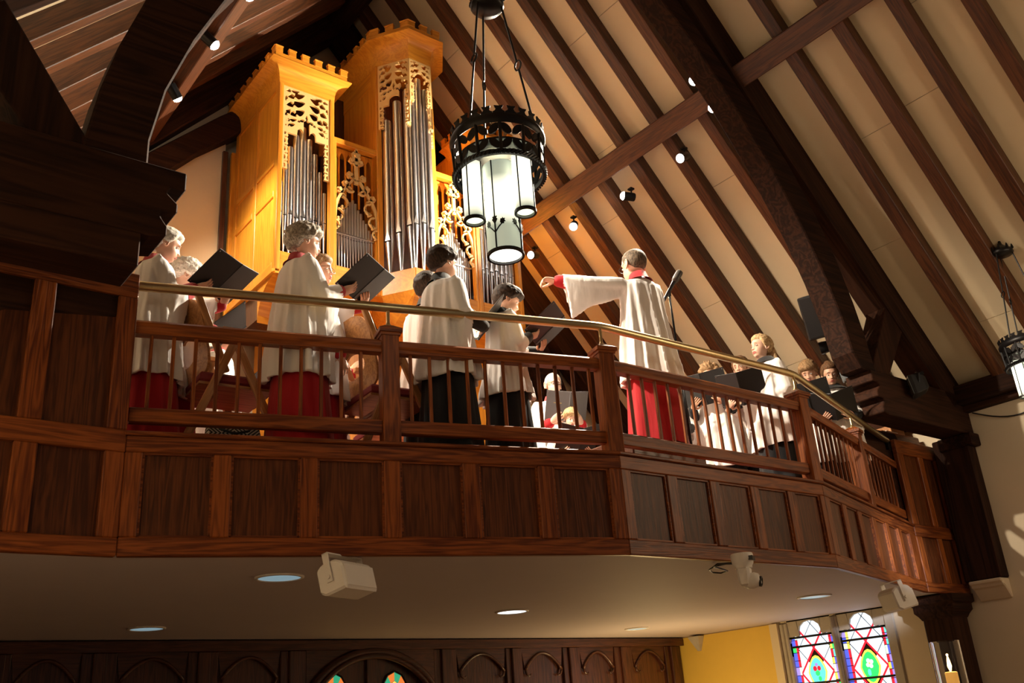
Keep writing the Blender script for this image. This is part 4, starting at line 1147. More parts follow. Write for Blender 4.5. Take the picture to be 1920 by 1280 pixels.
# rear frame strips seen past the left side
for y0 in (9.43,):
    obox('rear_post', (3.62, y0, ZF), (3.70, y0+.05, 8.2), 'cherry_z'); obox('rear_post', (3.52, y0+.02, ZF), (3.58, y0+.07, 8.2), 'dark_oak_z')
# ================================================================== PEOPLE
def cloth_mat(name, col, rough=.8, wr=.35, sc=14, trans=0.0):
    m, nt, b = new_mat(name); N = nt.nodes.new; L = nt.links.new
    b.inputs['Base Color'].default_value = (*col, 1); b.inputs['Roughness'].default_value = rough; b.inputs['Specular IOR Level'].default_value = .2
    b.inputs['Sheen Weight'].default_value = .15
    tc = N('ShaderNodeTexCoord'); mp = N('ShaderNodeMapping'); mp.inputs['Scale'].default_value = (1, 1, .22); L(tc.outputs['Object'], mp.inputs['Vector'])
    n = N('ShaderNodeTexNoise'); n.inputs['Scale'].default_value = sc; n.inputs['Detail'].default_value = 2; L(mp.outputs[0], n.inputs['Vector'])
    bp = N('ShaderNodeBump'); bp.inputs['Strength'].default_value = wr; bp.inputs['Distance'].default_value = .03; L(n.outputs['Fac'], bp.inputs['Height']); L(bp.outputs[0], b.inputs['Normal'])
    return m
cloth_mat('surplice_white', (.83, .79, .77)); cloth_mat('cassock_red', (.42, .012, .018)); cloth_mat('cassock_black', (.010, .010, .012), wr=.2)
def skin_mat(name, col):
    m, nt, b = new_mat(name); b.inputs['Base Color'].default_value = (*col, 1); b.inputs['Roughness'].default_value = .5
    b.inputs['Subsurface Weight'].default_value = .12; b.inputs['Subsurface Radius'].default_value = (.012, .005, .003); b.inputs['Subsurface Scale'].default_value = 1.0
    return m
skin_mat('skin_fair', (.62, .35, .24)); skin_mat('skin_tan', (.50, .26, .16)); skin_mat('skin_pale', (.70, .44, .33))
skin_mat('lips', (.45, .13, .11)); plain('eye_white', (.8, .78, .75), .25); plain('eye_iris', (.05, .03, .02), .2)
def hair_mat(name, dark, light):
    m, nt, b = new_mat(name); N = nt.nodes.new; L = nt.links.new
    tc = N('ShaderNodeTexCoord'); mp = N('ShaderNodeMapping'); mp.inputs['Scale'].default_value = (38, 90, 26); L(tc.outputs['Object'], mp.inputs['Vector'])
    n = N('ShaderNodeTexNoise'); n.inputs['Scale'].default_value = 1.6; n.inputs['Detail'].default_value = 3; L(mp.outputs[0], n.inputs['Vector'])
    cr = N('ShaderNodeValToRGB'); cr.color_ramp.elements[0].color = (*dark, 1); cr.color_ramp.elements[1].color = (*light, 1); cr.color_ramp.elements[0].position = .35; cr.color_ramp.elements[1].position = .68
    L(n.outputs['Fac'], cr.inputs[0]); L(cr.outputs[0], b.inputs['Base Color']); b.inputs['Roughness'].default_value = .68; b.inputs['Specular IOR Level'].default_value = .25
    bp = N('ShaderNodeBump'); bp.inputs['Strength'].default_value = .5; bp.inputs['Distance'].default_value = .006; L(n.outputs['Fac'], bp.inputs['Height']); L(bp.outputs[0], b.inputs['Normal'])
hair_mat('hair_white', (.50, .46, .40), (.85, .80, .72)); hair_mat('hair_grey', (.16, .13, .10), (.52, .45, .37)); hair_mat('hair_dark', (.012, .007, .005), (.055, .028, .016))
hair_mat('hair_brown', (.07, .032, .014), (.20, .10, .045)); hair_mat('hair_blond', (.32, .19, .085), (.68, .48, .26)); hair_mat('hair_buzz', (.05, .034, .022), (.17, .12, .08)); hair_mat('hair_lightbrown', (.17, .09, .04), (.42, .26, .13))
plain('folder_black', (.012, .012, .013), .45); plain('folder_grey', (.10, .10, .105), .5); plain('paper', (.85, .82, .76), .8); plain('gold_print', (.55, .42, .15), .4, .6); plain('folder_emblem', (.55, .5, .35), .4, .5)
plain('spectacle_frame', (.02, .018, .016), .3)

def gs(v, w): return math.exp(-(v/w)**2)
def ray_ell(d, c, r):
    a = sum((d[i]/r[i])**2 for i in range(3)); b = sum(d[i]*(-c[i])/r[i]**2 for i in range(3)); k = sum((c[i]/r[i])**2 for i in range(3))-1
    return (-b+math.sqrt(max(b*b-a*k, 0)))/a
def head_r(d, child=0.0):
    r1 = ray_ell(d, (-.012, 0, .028), (.098, .077, .090)); r2 = ray_ell(d, (.020, 0, -.045), (.070, .057-.002*child, .074-.006*child))
    k = .014; h = max(k-abs(r1-r2), 0)/k
    r = max(r1, r2)+h*h*k*.25
    if d[0] > 0:
        y, z = d[1]*r, d[2]*r; ay = abs(y); f = min(1, d[0]*2)
        nz = 0
        if -.040 < z < .022: nz = max(0, (.022-z)/.050) if z > -.028 else max(0, (z+.040)/.012)
        add = (.023-.006*child)*gs(y, .0105)*nz + .007*gs(ay-.012, .007)*gs(z+.029, .008)
        add += -.011*gs(ay-.031, .015)*gs(z-.004, .011) + .0055*gs(ay-.024, .020)*gs(z-.026, .008)
        add += .0075*gs(y, .020)*gs(z+.0555, .0055) + .0075*gs(y, .017)*gs(z+.0685, .006) - .004*gs(y, .022)*gs(z+.062, .003)
        add += .007*gs(y, .018)*gs(z+.094, .012) + .004*gs(ay-.042, .016)*gs(z+.030, .018) - .003*gs(y, .03)*gs(z+.080, .006)
        r += add*f
    return r
NC = 60; LATS = [90-2.9*k for k in range(1, 53)]          # down to about -61 deg
def phis():
    out = []
    for k in range(NC):
        t = 2*PI*k/NC-PI; out.append(t-.42*math.sin(t))    # denser at the front (phi=0)
    return out
PH = phis()
def head_grid(fn):
    rows = []
    for la in LATS:
        cl, sl = math.cos(R(la)), math.sin(R(la)); row = []
        for ph in PH:
            d = (cl*math.cos(ph), cl*math.sin(ph), sl); r = fn(d); row.append(Vector((d[0]*r, d[1]*r, d[2]*r)))
        rows.append(row)
    return rows
_hg = {}
def head_rows(child):
    if child not in _hg: _hg[child] = head_grid(lambda d: head_r(d, child))
    return _hg[child]

def hand_mesh(mb, M, s=1.0, right=True, curl=.5, spread=.12, fist=0.0):
    """hand: +x fingers, +z back of the hand, thumb on +y (right hand seen from above is mirrored)"""
    sg = 1 if right else -1
    S = M @ Matrix.Diagonal((s, s*sg, s, 1))
    rings = []
    for x, w, t, zc in ((-.03, .024, .020, 0), (0, .026, .019, 0), (.025, .034, .019, 0), (.055, .041, .017, .002), (.085, .041, .013, .003), (.096, .036, .009, .002)):
        rings.append([(x, w*math.cos(2*PI*k/12), zc+t*math.sin(2*PI*k/12)) for k in range(12)])
    mb.loft(rings, M=S)
    for i, (y, ln, r) in enumerate(((.030, .070, .0092), (.010, .080, .0096), (-.010, .073, .0092), (-.029, .057, .0082))):
        p = Vector((.084, y, .002)); ang = curl*.35; path = [p-Vector((.02, 0, 0)), p.copy()]; sp = spread*(1.5-i)/1.5
        for sgm, fr in ((.45, 1.0), (.30, 1.25), (.25, .9)):
            ang += curl*fr*.9
            p = p+Vector((math.cos(ang)*math.cos(sp), math.sin(sp), -math.sin(ang)))*ln*sgm; path.append(p.copy())
        path.append(p+Vector((math.cos(ang), 0, -math.sin(ang)))*.004)
        mb.tube(path, [r*.9, r*1.02, r*.98, r*.9, r*.78, r*.4], 8, M=S)
    p = Vector((.018, .026, -.004)); path = [p, p+Vector((.022, .022, -.008)), p+Vector((.052, .036, -.014-.012*curl)), p+Vector((.076, .036, -.020-.02*curl)), p+Vector((.080, .035, -.022-.02*curl))]
    mb.tube(path, [.013, .0125, .0105, .009, .004], 8, M=S)

def ik(S, W, l1, l2, hint):
    d = W-S; L = min(d.length, (l1+l2)*.995); u = d.normalized(); W = S+u*L
    a = (l1*l1-l2*l2+L*L)/(2*L); h = math.sqrt(max(l1*l1-a*a, 0))
    p = hint-u*hint.dot(u); p.normalize()
    return S+u*a+p*h, W

TMP = bpy.data.scenes.new('scratch')      # cloth is fused here, away from the big scene
def remeshed(name, mb, mat, parent, M, voxel, smooth=6, disp=None):
    me = bpy.data.meshes.new(name); me.from_pydata(mb.v, [], mb.f)
    bm = bmesh.new(); bm.from_mesh(me); bmesh.ops.recalc_face_normals(bm, faces=bm.faces); bm.to_mesh(me); bm.free()
    o = bpy.data.objects.new(name, me); TMP.collection.objects.link(o)
    rm = o.modifiers.new('r', 'REMESH'); rm.mode = 'VOXEL'; rm.voxel_size = voxel; rm.use_smooth_shade = True
    sm = o.modifiers.new('s', 'SMOOTH'); sm.iterations = smooth; sm.factor = .5
    with bpy.context.temp_override(scene=TMP, view_layer=TMP.view_layers[0]):
        dg = bpy.context.evaluated_depsgraph_get(); ev = o.evaluated_get(dg)
    m2 = bpy.data.meshes.new_from_object(ev); bpy.data.objects.remove(o); bpy.data.meshes.remove(me)
    if disp:
        n = len(m2.vertices); co = [0.0]*(3*n); no = [0.0]*(3*n)
        m2.vertices.foreach_get('co', co); m2.vertex_normals.foreach_get('vector', no)
        for i in range(0, 3*n, 3):
            d = disp(Vector(co[i:i+3]), Vector(no[i:i+3]))
            co[i] += d.x; co[i+1] += d.y; co[i+2] += d.z
        m2.vertices.foreach_set('co', co); m2.update()
    m2.materials.clear(); m2.materials.append(MAT[mat]); m2.shade_smooth(); m2.name = name
    return mesh_obj(name, m2, parent, M)

def music_folder(M, label, half=R(28), mat='folder_black', emblem=False, title=False, w=.235, h=.31, paper=True):
    """M: origin at the spine centre, +x away from the reader, +y reader's left, +z up the spine"""
    f = thing('music_folder', tuple(M.translation), label, 'folder', 'choir music folders')
    for sgn in (1, -1):
        R_ = M @ Matrix.Rotation(sgn*half, 4, 'Z')
        c = MB(); y0, y1 = sorted((0, sgn*w)); c.box((-.003, y0, -h/2), (.003, y1, h/2)); cv = c.build('cover', mat, f, M=R_, bevel=.002)
        if paper:
            p = MB(); y0, y1 = sorted((sgn*.012, sgn*(w-.018))); p.box((-.009, y0, -h/2+.012), (-.004, y1, h/2-.010)); p.build('sheet_music', 'paper', cv, M=R_)
        if title and sgn == -1:
            p = MB(); p.box((.003, -w*.68, .03), (.0036, -w*.50, .036)); p.box((.003, -w*.47, .03), (.0036, -w*.34, .036)); p.build('gold_lettering', 'gold_print', cv, M=R_)
        for zz in (-.45, .45):
            MB().lathe([(.004, 0), (.004, .0045), (.002, .006)], 8, M=R_ @ Matrix.Translation((.002, sgn*(w-.014), zz*h)) @ Matrix.Rotation(PI/2, 4, 'Y')).build('corner_stud', 'chrome', cv)
    MB().tube([M @ Vector((.002, 0, -h/2)), M @ Vector((.002, 0, h/2))], .006, 8).build('spine', mat, f)
    if emblem:
        e = MB(); e.lathe([(.016, 0), (.016, .003), (.010, .003), (.010, .0015), (0, .0015)], 18, M=M @ Matrix.Rotation(-half, 4, 'Z') @ Matrix.Translation((.003, -.035, -h*.40)) @ Matrix.Rotation(PI/2, 4, 'Y')); e.build('round_emblem', 'folder_emblem', f)
    return f

def person(px, py, h, az, label, cassock='cassock_black', hair='hair_dark', style='short', skin='skin_fair', head=(0, 0), floor=None, folder=None, hands=None, glasses=False, girth=1.0, hem=.52, child=0.0, vox=.010, pos=None, collar=True, wide_collar=False, sleeve=1.0, flabel=None, seed=0, fopts=None, hscale=1.0, short=None):
    if short is None: short = cassock == 'cassock_black'
    z0 = ZF if floor is None else floor
    if pos is None: pos = atZ(px, py, z0+h)
    P = thing('person', (pos.x, pos.y, z0), label, 'person', 'robed singers in the gallery', rz=az)
    T = Matrix.Translation((pos.x, pos.y, z0)) @ Matrix.Rotation(az, 4, 'Z')
    s = h/1.70; rnd = random.Random(seed+17)
    hs = s*(1+.16*child)*hscale                                       # children have larger heads
    Hd = T @ Matrix.Translation((0, 0, 1.46*s)) @ Matrix.Rotation(head[0], 4, 'Z') @ Matrix.Rotation(head[1], 4, 'Y') @ Matrix.Translation((.018*s, 0, (1.70*s-.115*hs)-1.46*s)) @ Matrix.Scale(hs, 4)
    Hl = T.inverted() @ Hd
    # --- one continuous body: head, neck and trunk in one loft, arms and hands joined to it
    b = MB(); rows = head_rows(child); rings = [[tuple(Hl @ v) for v in r] for r in rows]
    def ring(z, rx, ry, cx): return [(cx*s+rx*s*math.cos(p), ry*s*math.sin(p), z*s) for p in PH]
    nk = [[(0.5*(Hl @ Vector((-.020+.050*math.cos(p), .050*math.sin(p), -.135)))[i]+.5*((-.012+.052*math.cos(p))*s, .052*s*math.sin(p), 1.455*s)[i]) for i in range(3)] for p in PH]
    rings.append([tuple(q) for q in nk])
    for z, rx, ry, cx in ((1.43, .058, .062, -.015), (1.405, .075, .11, -.018), (1.37, .09, .165, -.015), (1.28, .11, .175, 0), (1.10, .10, .145, 0), (.95, .115, .17, 0), (.80, .10, .165, 0)): rings.append(ring(z, rx, ry, cx))
    crown = Hl @ Vector((0, 0, head_r((0, 0, 1.0), child)))
    b.loft(rings, caps=False); i0 = len(b.v); b.v.append(tuple(crown))
    for k in range(NC): b.f.append((k, (k+1) % NC, i0)); b.mi.append(0)
    b.f.append(tuple((len(rings)-1)*NC+k for k in range(NC))); b.mi.append(0)
    # lips
    for fi, f in enumerate(b.f):
        if len(f) == 4 and f[0] < len(LATS)*NC:
            r_, c_ = divmod(f[0], NC); v = rows[r_][c_]
            if v.x > .06 and abs(v.y) < .021 and -.074 < v.z < -.050: b.mi[fi] = 1
    for sg in (-1, 1):                                         # ears
        er = MB(); n = 14
        path = [Hl @ Vector((-.012+.017*math.cos(t)*1.0-.006*math.sin(t), sg*(.076+.010*(1 if math.cos(t) < 0 else .2)), -.006+.031*math.sin(t))) for t in [2*PI*k/n for k in range(n)]]
        b.tube(path, .0065*hs, 6, closed=True)
        b.lathe([(0, -.03), (.012, -.02), (.015, 0), (.012, .022), (0, .03)], 8, M=Hl @ Matrix.Translation((-.012, sg*.078, -.006)) @ Matrix.Diagonal((1, .45, 1, 1)))
    # --- arms
    l1, l2 = .29*s, .265*s; arms = []
    fM = None
    if folder:
        fx, fy, fz, tilt, roll, yaw, half = folder
        fM = T @ Matrix.Translation((fx*s, fy*s, fz*s)) @ Matrix.Rotation(yaw, 4, 'Z') @ Matrix.Rotation(tilt, 4, 'Y') @ Matrix.Rotation(roll, 4, 'X')
        Lf = T.inverted() @ fM
    for sg in (1, -1):                                         # +1 left, -1 right
        S = Vector((-.01*s, sg*.165*s*girth, 1.355*s))
        key = 'L' if sg > 0 else 'R'
        hM = None
        if hands and key in hands:
            W, fd, bk, curl = hands[key]; W = Vector(W)*s; fd = Vector(fd).normalized(); bk = Vector(bk)
        elif folder:
            hf = half
            cf = Lf @ Matrix.Rotation(sg*hf, 4, 'Z')
            hw = .11 if sg > 0 else .11
            fd = (cf.to_3x3() @ Vector((0, -sg*.75, .75))).normalized(); bk = (cf.to_3x3() @ Vector((1, 0, 0)))
            W = cf @ Vector((.024, sg*.165, -.165)); curl = .25
        else:
            W = Vector((.10*s, sg*.24*s, .82*s)); fd = Vector((.2, 0, -1)); bk = Vector((0, sg, 0)); curl = .5
        E, W2 = ik(S, W, l1, l2, Vector((-.35, sg*.45, -1)))
        z_ = (bk-fd*bk.dot(fd)).normalized(); y_ = z_.cross(fd)
        hm = Matrix((fd, y_, z_)).transposed().to_4x4(); hm.translation = W2
        arms.append((sg, S, E, W2, fd))
        # thumb points to the reader's midline
        mid = Vector((0, -sg, 0)); right = (hm.to_3x3() @ Vector((0, 1, 0))).dot(mid) > 0
        if hands and key in hands and len(hands[key]) > 4: right = hands[key][4]
        b.tube([S, E*.97+S*.03, E, E*.9+W2*.1, W2*.6+E*.4, W2], [.052*s, .043*s, .042*s, .042*s, .034*s, .024*s], 10)
        hand_mesh(b, hm, s*.98, right, curl)
    body = b.build('body', [skin, 'lips'], P, M=T, smooth=True, recalc=True)
    # --- eyes, brows
    for sg in (-1, 1):
        ey = MB(); ey.cur = 0; ey.lathe([(0, -.0115), (.008, -.008), (.0115, 0), (.008, .008), (0, .0115)], 10, M=Matrix.Translation((.0715, sg*.031, .002)) @ Matrix.Diagonal((1, 1.1, .50, 1)))
        ey.cur = 1; ey.lathe([(.0052, 0), (.004, .0018), (0, .0024)], 10, M=Matrix.Translation((.0815, sg*.030, .0015)) @ Matrix.Rotation(PI/2, 4, 'Y'))
        ey.build('eye', ['eye_white', 'eye_iris'], body, M=Hd, smooth=True)
    for sg in (-1, 1):
        bw = MB(); pts = []
        for t in (0, .25, .5, .75, 1):
            y = sg*(.014+.034*t); z = .024+.006*math.sin(PI*(.2+.7*t)); d = Vector((.088, y, z)); d.normalize(); pts.append(d*(head_r(tuple(d), child)+.0005))
        bw.tube(pts, [.0022, .003, .003, .0024, .001], 6)
        bw.build('eyebrow', hair, body, M=Hd)
    # --- hair: shell grown from the skull
    def hair_shell(front, side, back, thick, strands, vol=(0, 0, 0)):
        def line(ph):                                          # latitude (deg) of the hairline at azimuth ph
            a = abs(ph)
            if a < .9: return front
            if a < 1.45: return front+(side-front)*(a-.9)/.55
            if a < 1.75: return side
            return side+(back-side)*min(1, (a-1.75)/.7)
        lat2 = [90-3.6*k for k in range(0, 41)]; nc = 64; R2 = []
        for la in lat2:
            row = []
            for k in range(nc):
                ph = 2*PI*k/nc-PI; hl = line(ph); l2_ = max(la, hl-2)
                cl, sl = math.cos(R(l2_)), math.sin(R(l2_)); d = (cl*math.cos(ph), cl*math.sin(ph), sl)
                e = max(0, min(1, (l2_-hl)/14+.12)); e = e*(2-e)
                st = mnoise.noise(Vector((d[0]*4+seed, d[1]*26, d[2]*7)))*strands + mnoise.noise(Vector((d[0]*6, d[1]*7+seed, d[2]*6)))*strands*.8
                t = thick*e+st*e*.012*(thick/.02)+.002+max(0, vol[0]*d[0])*e+max(0, -vol[1]*d[0])*e+max(0, vol[2]*d[2])*e
                r = head_r(d, 0)+max(t, .002); row.append((d[0]*r, d[1]*r, d[2]*r))
            R2.append(row)
        m = MB(); m.loft(R2, caps=False)
        ok = [fc for fc in m.f if len({tuple(round(c, 5) for c in m.v[i]) for i in fc}) >= 3]
        m.f = ok; m.mi = [0]*len(ok)
        return m
    hm_ = None
    if style == 'short': hm_ = hair_shell(38, -6, -38, .017, .5, (.010, .008, .010))
    elif style == 'volume': hm_ = hair_shell(30, -8, -40, .026, .9, (.014, .016, .012))
    elif style == 'boy': hm_ = hair_shell(26, -4, -36, .020, .5, (.016, .010, .012))
    elif style == 'buzz': hm_ = hair_shell(58, -2, -34, .005, .15)
    elif style == 'bald': hm_ = hair_shell(70, -2, -30, .004, .1)
    elif style in ('long', 'bun', 'curly'): hm_ = hair_shell(42, -14, -46, .014 if style != 'curly' else .03, .5 if style != 'curly' else 1.6, (.004, .008, .006))
    hr = hm_.build('hair', hair, body, M=Hd, smooth=True)
    if style in ('long', 'curly'):
        d = MB(); rg = []
        for k, (x, z, w, t) in enumerate(((-.085, .03, .062, .03), (-.105, -.04, .078, .032), (-.105, -.12, .085, .03), (-.10, -.20, .085, .026), (-.095, -.28, .07, .018), (-.09, -.33, .04, .01))):
            rg.append([(x+t*math.cos(a)+.004*mnoise.noise(Vector((k, a*3, seed))), w*math.sin(a)*(1+.05*math.sin(5*a)), z) for a in [2*PI*j/20 for j in range(20)]])
        d.loft(rg).build('long_hair', hair, hr, M=Hd, smooth=True)
    if style == 'bun':
        d = MB(); d.lathe([(0, -.04), (.03, -.032), (.044, -.01), (.046, .01), (.032, .034), (0, .042)], 16, M=Matrix.Translation((-.075, 0, .105)) @ Matrix.Rotation(R(-35), 4, 'Y')); d.build('hair_bun', hair, hr, M=Hd, smooth=True)
    if glasses:
        g = MB()
        for sg in (-1, 1):
            c = Vector((.098, sg*.032, .002)); g.tube([c+Vector((-.006*abs(math.cos(t))*0, .022*math.cos(t), .017*math.sin(t))) for t in [2*PI*k/16 for k in range(16)]], .0018, 5, closed=True)
            g.tube([(.096, sg*.054, .006), (.05, sg*.074, .006), (-.012, sg*.084, .004)], .0018, 5)
        g.tube([(.099, -.010, .006), (.103, 0, .009), (.099, .010, .006)], .0018, 5); g.build('spectacles', 'spectacle_frame', body, M=Hd)
    # --- cassock
    def fold_ring(z, rx, ry, cx, amp, ph0, n=48, k1=9, k2=16):
        out = []
        for k in range(n):
            a = 2*PI*k/n; w = 1+amp*(.6*math.sin(k1*a+ph0+1.3*math.sin(2*a))+.4*math.sin(k2*a+ph0*2.1))
            out.append((cx*s+rx*s*girth*w*math.cos(a), ry*s*girth*w*math.sin(a), z*s))
        return out
    ph0 = rnd.uniform(0, 6)
    c = MB(); c.loft([fold_ring(z, rx, ry, 0, am, ph0) for z, rx, ry, am in ((1.05, .13, .16, .0), (.85, .15, .19, .02), (.6, .175, .21, .05), (.3, .20, .235, .07), (.015, .225, .26, .08))])
    c.build('cassock', cassock, P, M=T, smooth=True, auto=70)
    # collar and cuffs in the cassock colour
    cl_ = MB(); cw = 1.0 if not wide_collar else 1.35
    cl_.loft([[((-.014+(.066*w)*math.cos(a))*s, .068*w*s*math.sin(a), (z+.012*math.cos(a)*-1)*s) for a in [2*PI*k/24 for k in range(24)]] for w, z in ((1.7*cw, 1.395), (1.3*cw, 1.42), (1.06, 1.470), (.98, 1.472), (.95, 1.42))], caps=False)
    cl_.build('collar', cassock, P, M=T, smooth=True, auto=60)
    for (sg, S, E, W2, fd) in arms:
        d = (W2-E).normalized(); cu = MB(); cu.tube([E*.75+W2*.25, E*.4+W2*.6, W2-d*.03*s, W2+d*.008*s, W2+d*.012*s] if short else [W2-d*.16*s, W2-d*.07*s, W2-d*.02*s, W2-d*.004*s, W2+d*.012*s], [.060*s, .058*s, .050*s, .044*s, .034*s], 14, M=T)
        cu.build('cuff', cassock, P, smooth=True, auto=60)
    # --- surplice, trunk and hanging sleeves fused into one cloth
    m = MB(); G = girth
    prof = ((1.412, .086, .094, .0), (1.402, .098, .122, .015), (1.385, .112, .172, .03), (1.34, .132, .200, .045), (1.24, .148, .205, .065), (1.10, .160, .212, .09), (.95, .178, .226, .115), (.80, .196, .244, .135), (hem+.1, .216, .266, .15), (hem, .226, .278, .155))
    rg = [fold_ring(z, rx, ry, -.012, am, ph0+1, 72, 11, 19) for z, rx, ry, am in prof]
    rg.append(fold_ring(hem+.01, .20, .25, -.01, .08, ph0+1, 72, 11, 19)); rg.append(fold_ring(hem+.16, .17, .20, -.01, .0, ph0+1, 72, 11, 19))
    m.loft(rg)
    for (sg, S, E, W2, fd) in arms:
        Wc = E.lerp(W2, .42) if short else W2-(W2-E).normalized()*.055*s
        pts = [S.lerp(E, t) for t in (-.16, -.10, .06, .28, .5, .75)] + [E] + [E.lerp(Wc, t) for t in (.2, .4, .6, .8, 1.0)]
        m.tube(pts, [.012*s, .045*s, .068*s, .072*s, .072*s, .072*s, .074*s, .072*s, .07*s, .066*s, .062*s, .058*s], 12)
        hd_ = Vector((Wc.x-S.x, Wc.y-S.y, 0));
        hd_ = hd_.normalized() if hd_.length > .05 else Vector((1, 0, 0))
        sd = Vector((-hd_.y, hd_.x, 0)); n = len(pts); rr = []
        for i, p in enumerate(pts):
            t = max(0, (i-1)/(n-2)); drop = (.11+.28*t**1.3)*s*sleeve; top = (.062 if i > 1 else (.01, .04)[i])*s
            ringp = []
            wv = .012*math.sin(7*t+ph0)
            for j in range(14):
                a = 2*PI*j/14; ca, sa = math.cos(a), math.sin(a)
                if ca >= 0: q = p+sd*(sa*.064*s)+Vector((0, 0, ca*top))
                else: q = p+sd*(sa*(.064-.026*(-ca))*s+wv*(-ca))+Vector((0, 0, ca*drop))-hd_*(.05*(-ca)*t*s)
                ringp.append(tuple(q))
            rr.append(ringp)
        last = rr[-1]; cen = sum((Vector(q) for q in last), Vector())/14; bk_ = -(Wc-E).normalized()
        rr.append([tuple(cen+(Vector(q)-cen)*.66+bk_*.012) for q in last]); rr.append([tuple(cen+(Vector(q)-cen)*.5+bk_*.10*s) for q in last])
        m.loft(rr)
    def disp(co, no):
        k = mnoise.noise(Vector((co.x*5+seed*3.1, co.y*5, co.z*1.6)))*.016 + mnoise.noise(Vector((co.x*13, co.y*13+seed, co.z*3.0)))*.008
        return no*k*min(1, max(.15, (1.42*s-co.z)/.25))
    remeshed('surplice', m, 'surplice_white', P, T, vox*max(s, .85), 3, disp)
    if folder: music_folder(fM, flabel or 'black choir folder', half, **(fopts or {}))
    return P
COND = Vector((5.55, 5.1))
def face_to(px, py, h, tgt=COND, floor=None):
    p = atZ(px, py, (ZF if floor is None else floor)+h); return math.atan2(tgt[1]-p.y, tgt[0]-p.x)
# folder tuple: fwd, left, z, tilt(top away), roll, yaw, half-opening
person(300, 430, 1.63, R(-13), 'grey haired woman in white surplice and red cassock, leftmost in the gallery, reading a folder', 'cassock_red', 'hair_white', 'short', 'skin_fair', (R(2), R(16)), folder=(.47, .00, 1.37, R(54), R(4), R(-40), R(8)), flabel='black folder held up by the leftmost grey haired woman', seed=1)
person(333, 487, 1.60, R(-8), 'white haired singer with spectacles half hidden behind the leftmost woman', 'cassock_red', 'hair_white', 'volume', 'skin_pale', (0, R(28)), folder=(.42, -.02, 1.12, R(45), R(-8), R(0), R(30)), flabel='black folder low behind the leftmost woman, held by the white haired singer', glasses=True, seed=2)
person(566, 428, 1.70, R(-10), 'short grey haired woman in white surplice and red cassock standing before the left organ tower', 'cassock_red', 'hair_grey', 'volume', 'skin_fair', (R(-4), R(5)), folder=(.48, -.02, 1.34, R(55), R(4), R(-42), R(8)), flabel='black folder held by the grey haired woman before the left organ tower', seed=3)
person(596, 485, 1.66, R(-10), 'bespectacled singer whose face shows just behind the grey haired woman', 'cassock_red', 'hair_lightbrown', 'short', 'skin_fair', (R(-40), 0), glasses=True, seed=4)
person(412, 608, 1.62, R(-12), 'singer with red collar seen low through the balusters behind the first chair', 'cassock_red', 'hair_grey', 'short', 'skin_fair', (0, R(18)), folder=(.42, 0, 1.18, R(40), R(0), R(0), R(28)), flabel='black folder seen through the balusters left of the grey haired woman', seed=5)
person(606, 590, 1.60, R(-10), 'singer with red cuffs holding up white sheet music behind the left newel post', 'cassock_red', 'hair_brown', 'short', 'skin_fair', (0, R(15)), folder=(.44, 0, 1.18, R(50), R(0), R(0), R(10)), flabel='pale open sheet music held behind the left newel post', fopts=dict(mat='paper'), seed=6)
person(828, 469, 1.64, R(0), 'tall dark haired boy in white surplice and black cassock, seen from behind before the organ', 'cassock_black', 'hair_dark', 'boy', 'skin_fair', (0, 0), folder=(.40, .0, 1.14, R(40), R(0), R(0), R(30)), flabel='grey sided folder held by the tall dark haired boy', fopts=dict(mat='folder_grey'), child=.3, seed=7, hem=.60)
person(801, 517, 1.67, R(14), 'dark haired boy mostly hidden behind the tall boy', 'cassock_black', 'hair_dark', 'short', 'skin_tan', (R(4), 0), child=.4, seed=8, hem=.58)
person(938, 538, 1.44, R(-16), 'small dark haired boy looking down into a folder beside the tall boy', 'cassock_black', 'hair_dark', 'boy', 'skin_fair', (R(-8), R(22)), folder=(.46, .02, 1.34, R(52), R(0), R(-38), R(8)), flabel='large black folder held by the small dark haired boy', child=.6, seed=9, hem=.62)
person(1188, 470, 1.80, R(78), 'conductor in white surplice and red cassock with left arm stretched out, back to the nave', 'cassock_red', 'hair_buzz', 'buzz', 'skin_fair', (R(10), R(4)), floor=3.58,
       hands={'L': ((.20, .70, 1.42), (.35, .9, .12), (-.1, -.25, .95), .55), 'R': ((.36, -.16, 1.20), (.9, .2, .3), (.1, -.3, .9), .5)}, glasses=True, girth=.90, seed=10, sleeve=.85, hscale=1.14)
person(1033, 703, 1.74, face_to(1033, 703, 1.74), 'balding singer with spectacles holding a lettered folder behind the balusters right of the boys', 'cassock_red', 'hair_white', 'bald', 'skin_pale', (0, R(10)), folder=(.40, 0, 1.22, R(28), R(0), R(0), R(20)), flabel='grey black folder with gold lettering held by the balding singer', fopts=dict(mat='folder_grey', title=True), glasses=True, seed=11)
person(1064, 768, 1.26, face_to(1064, 768, 1.26), 'fair haired child looking down into a folder in front of the balding singer', 'cassock_black', 'hair_blond', 'boy', 'skin_pale', (0, R(24)), folder=(.36, 0, 1.14, R(48), R(0), R(0), R(26)), flabel='black folder held by the fair haired child behind the balusters', child=.6, seed=12)
person(1244, 716, 1.42, face_to(1244, 716, 1.42), 'fair haired girl half hidden beside the red cassock of the conductor', 'cassock_black', 'hair_blond', 'long', 'skin_pale', (0, R(6)), folder=(.36, 0, 1.20, R(30), R(0), R(0), R(20)), flabel='black folder held by the girl beside the conductor', child=.6, seed=13)
person(1331, 688, 1.52, face_to(1331, 688, 1.52), 'curly haired girl hiding her face behind a raised folder', 'cassock_black', 'hair_lightbrown', 'curly', 'skin_tan', (0, R(10)), folder=(.32, 0, 1.36, R(22), R(0), R(0), R(18)), flabel='black folder raised before the curly haired girl', child=.4, seed=14)
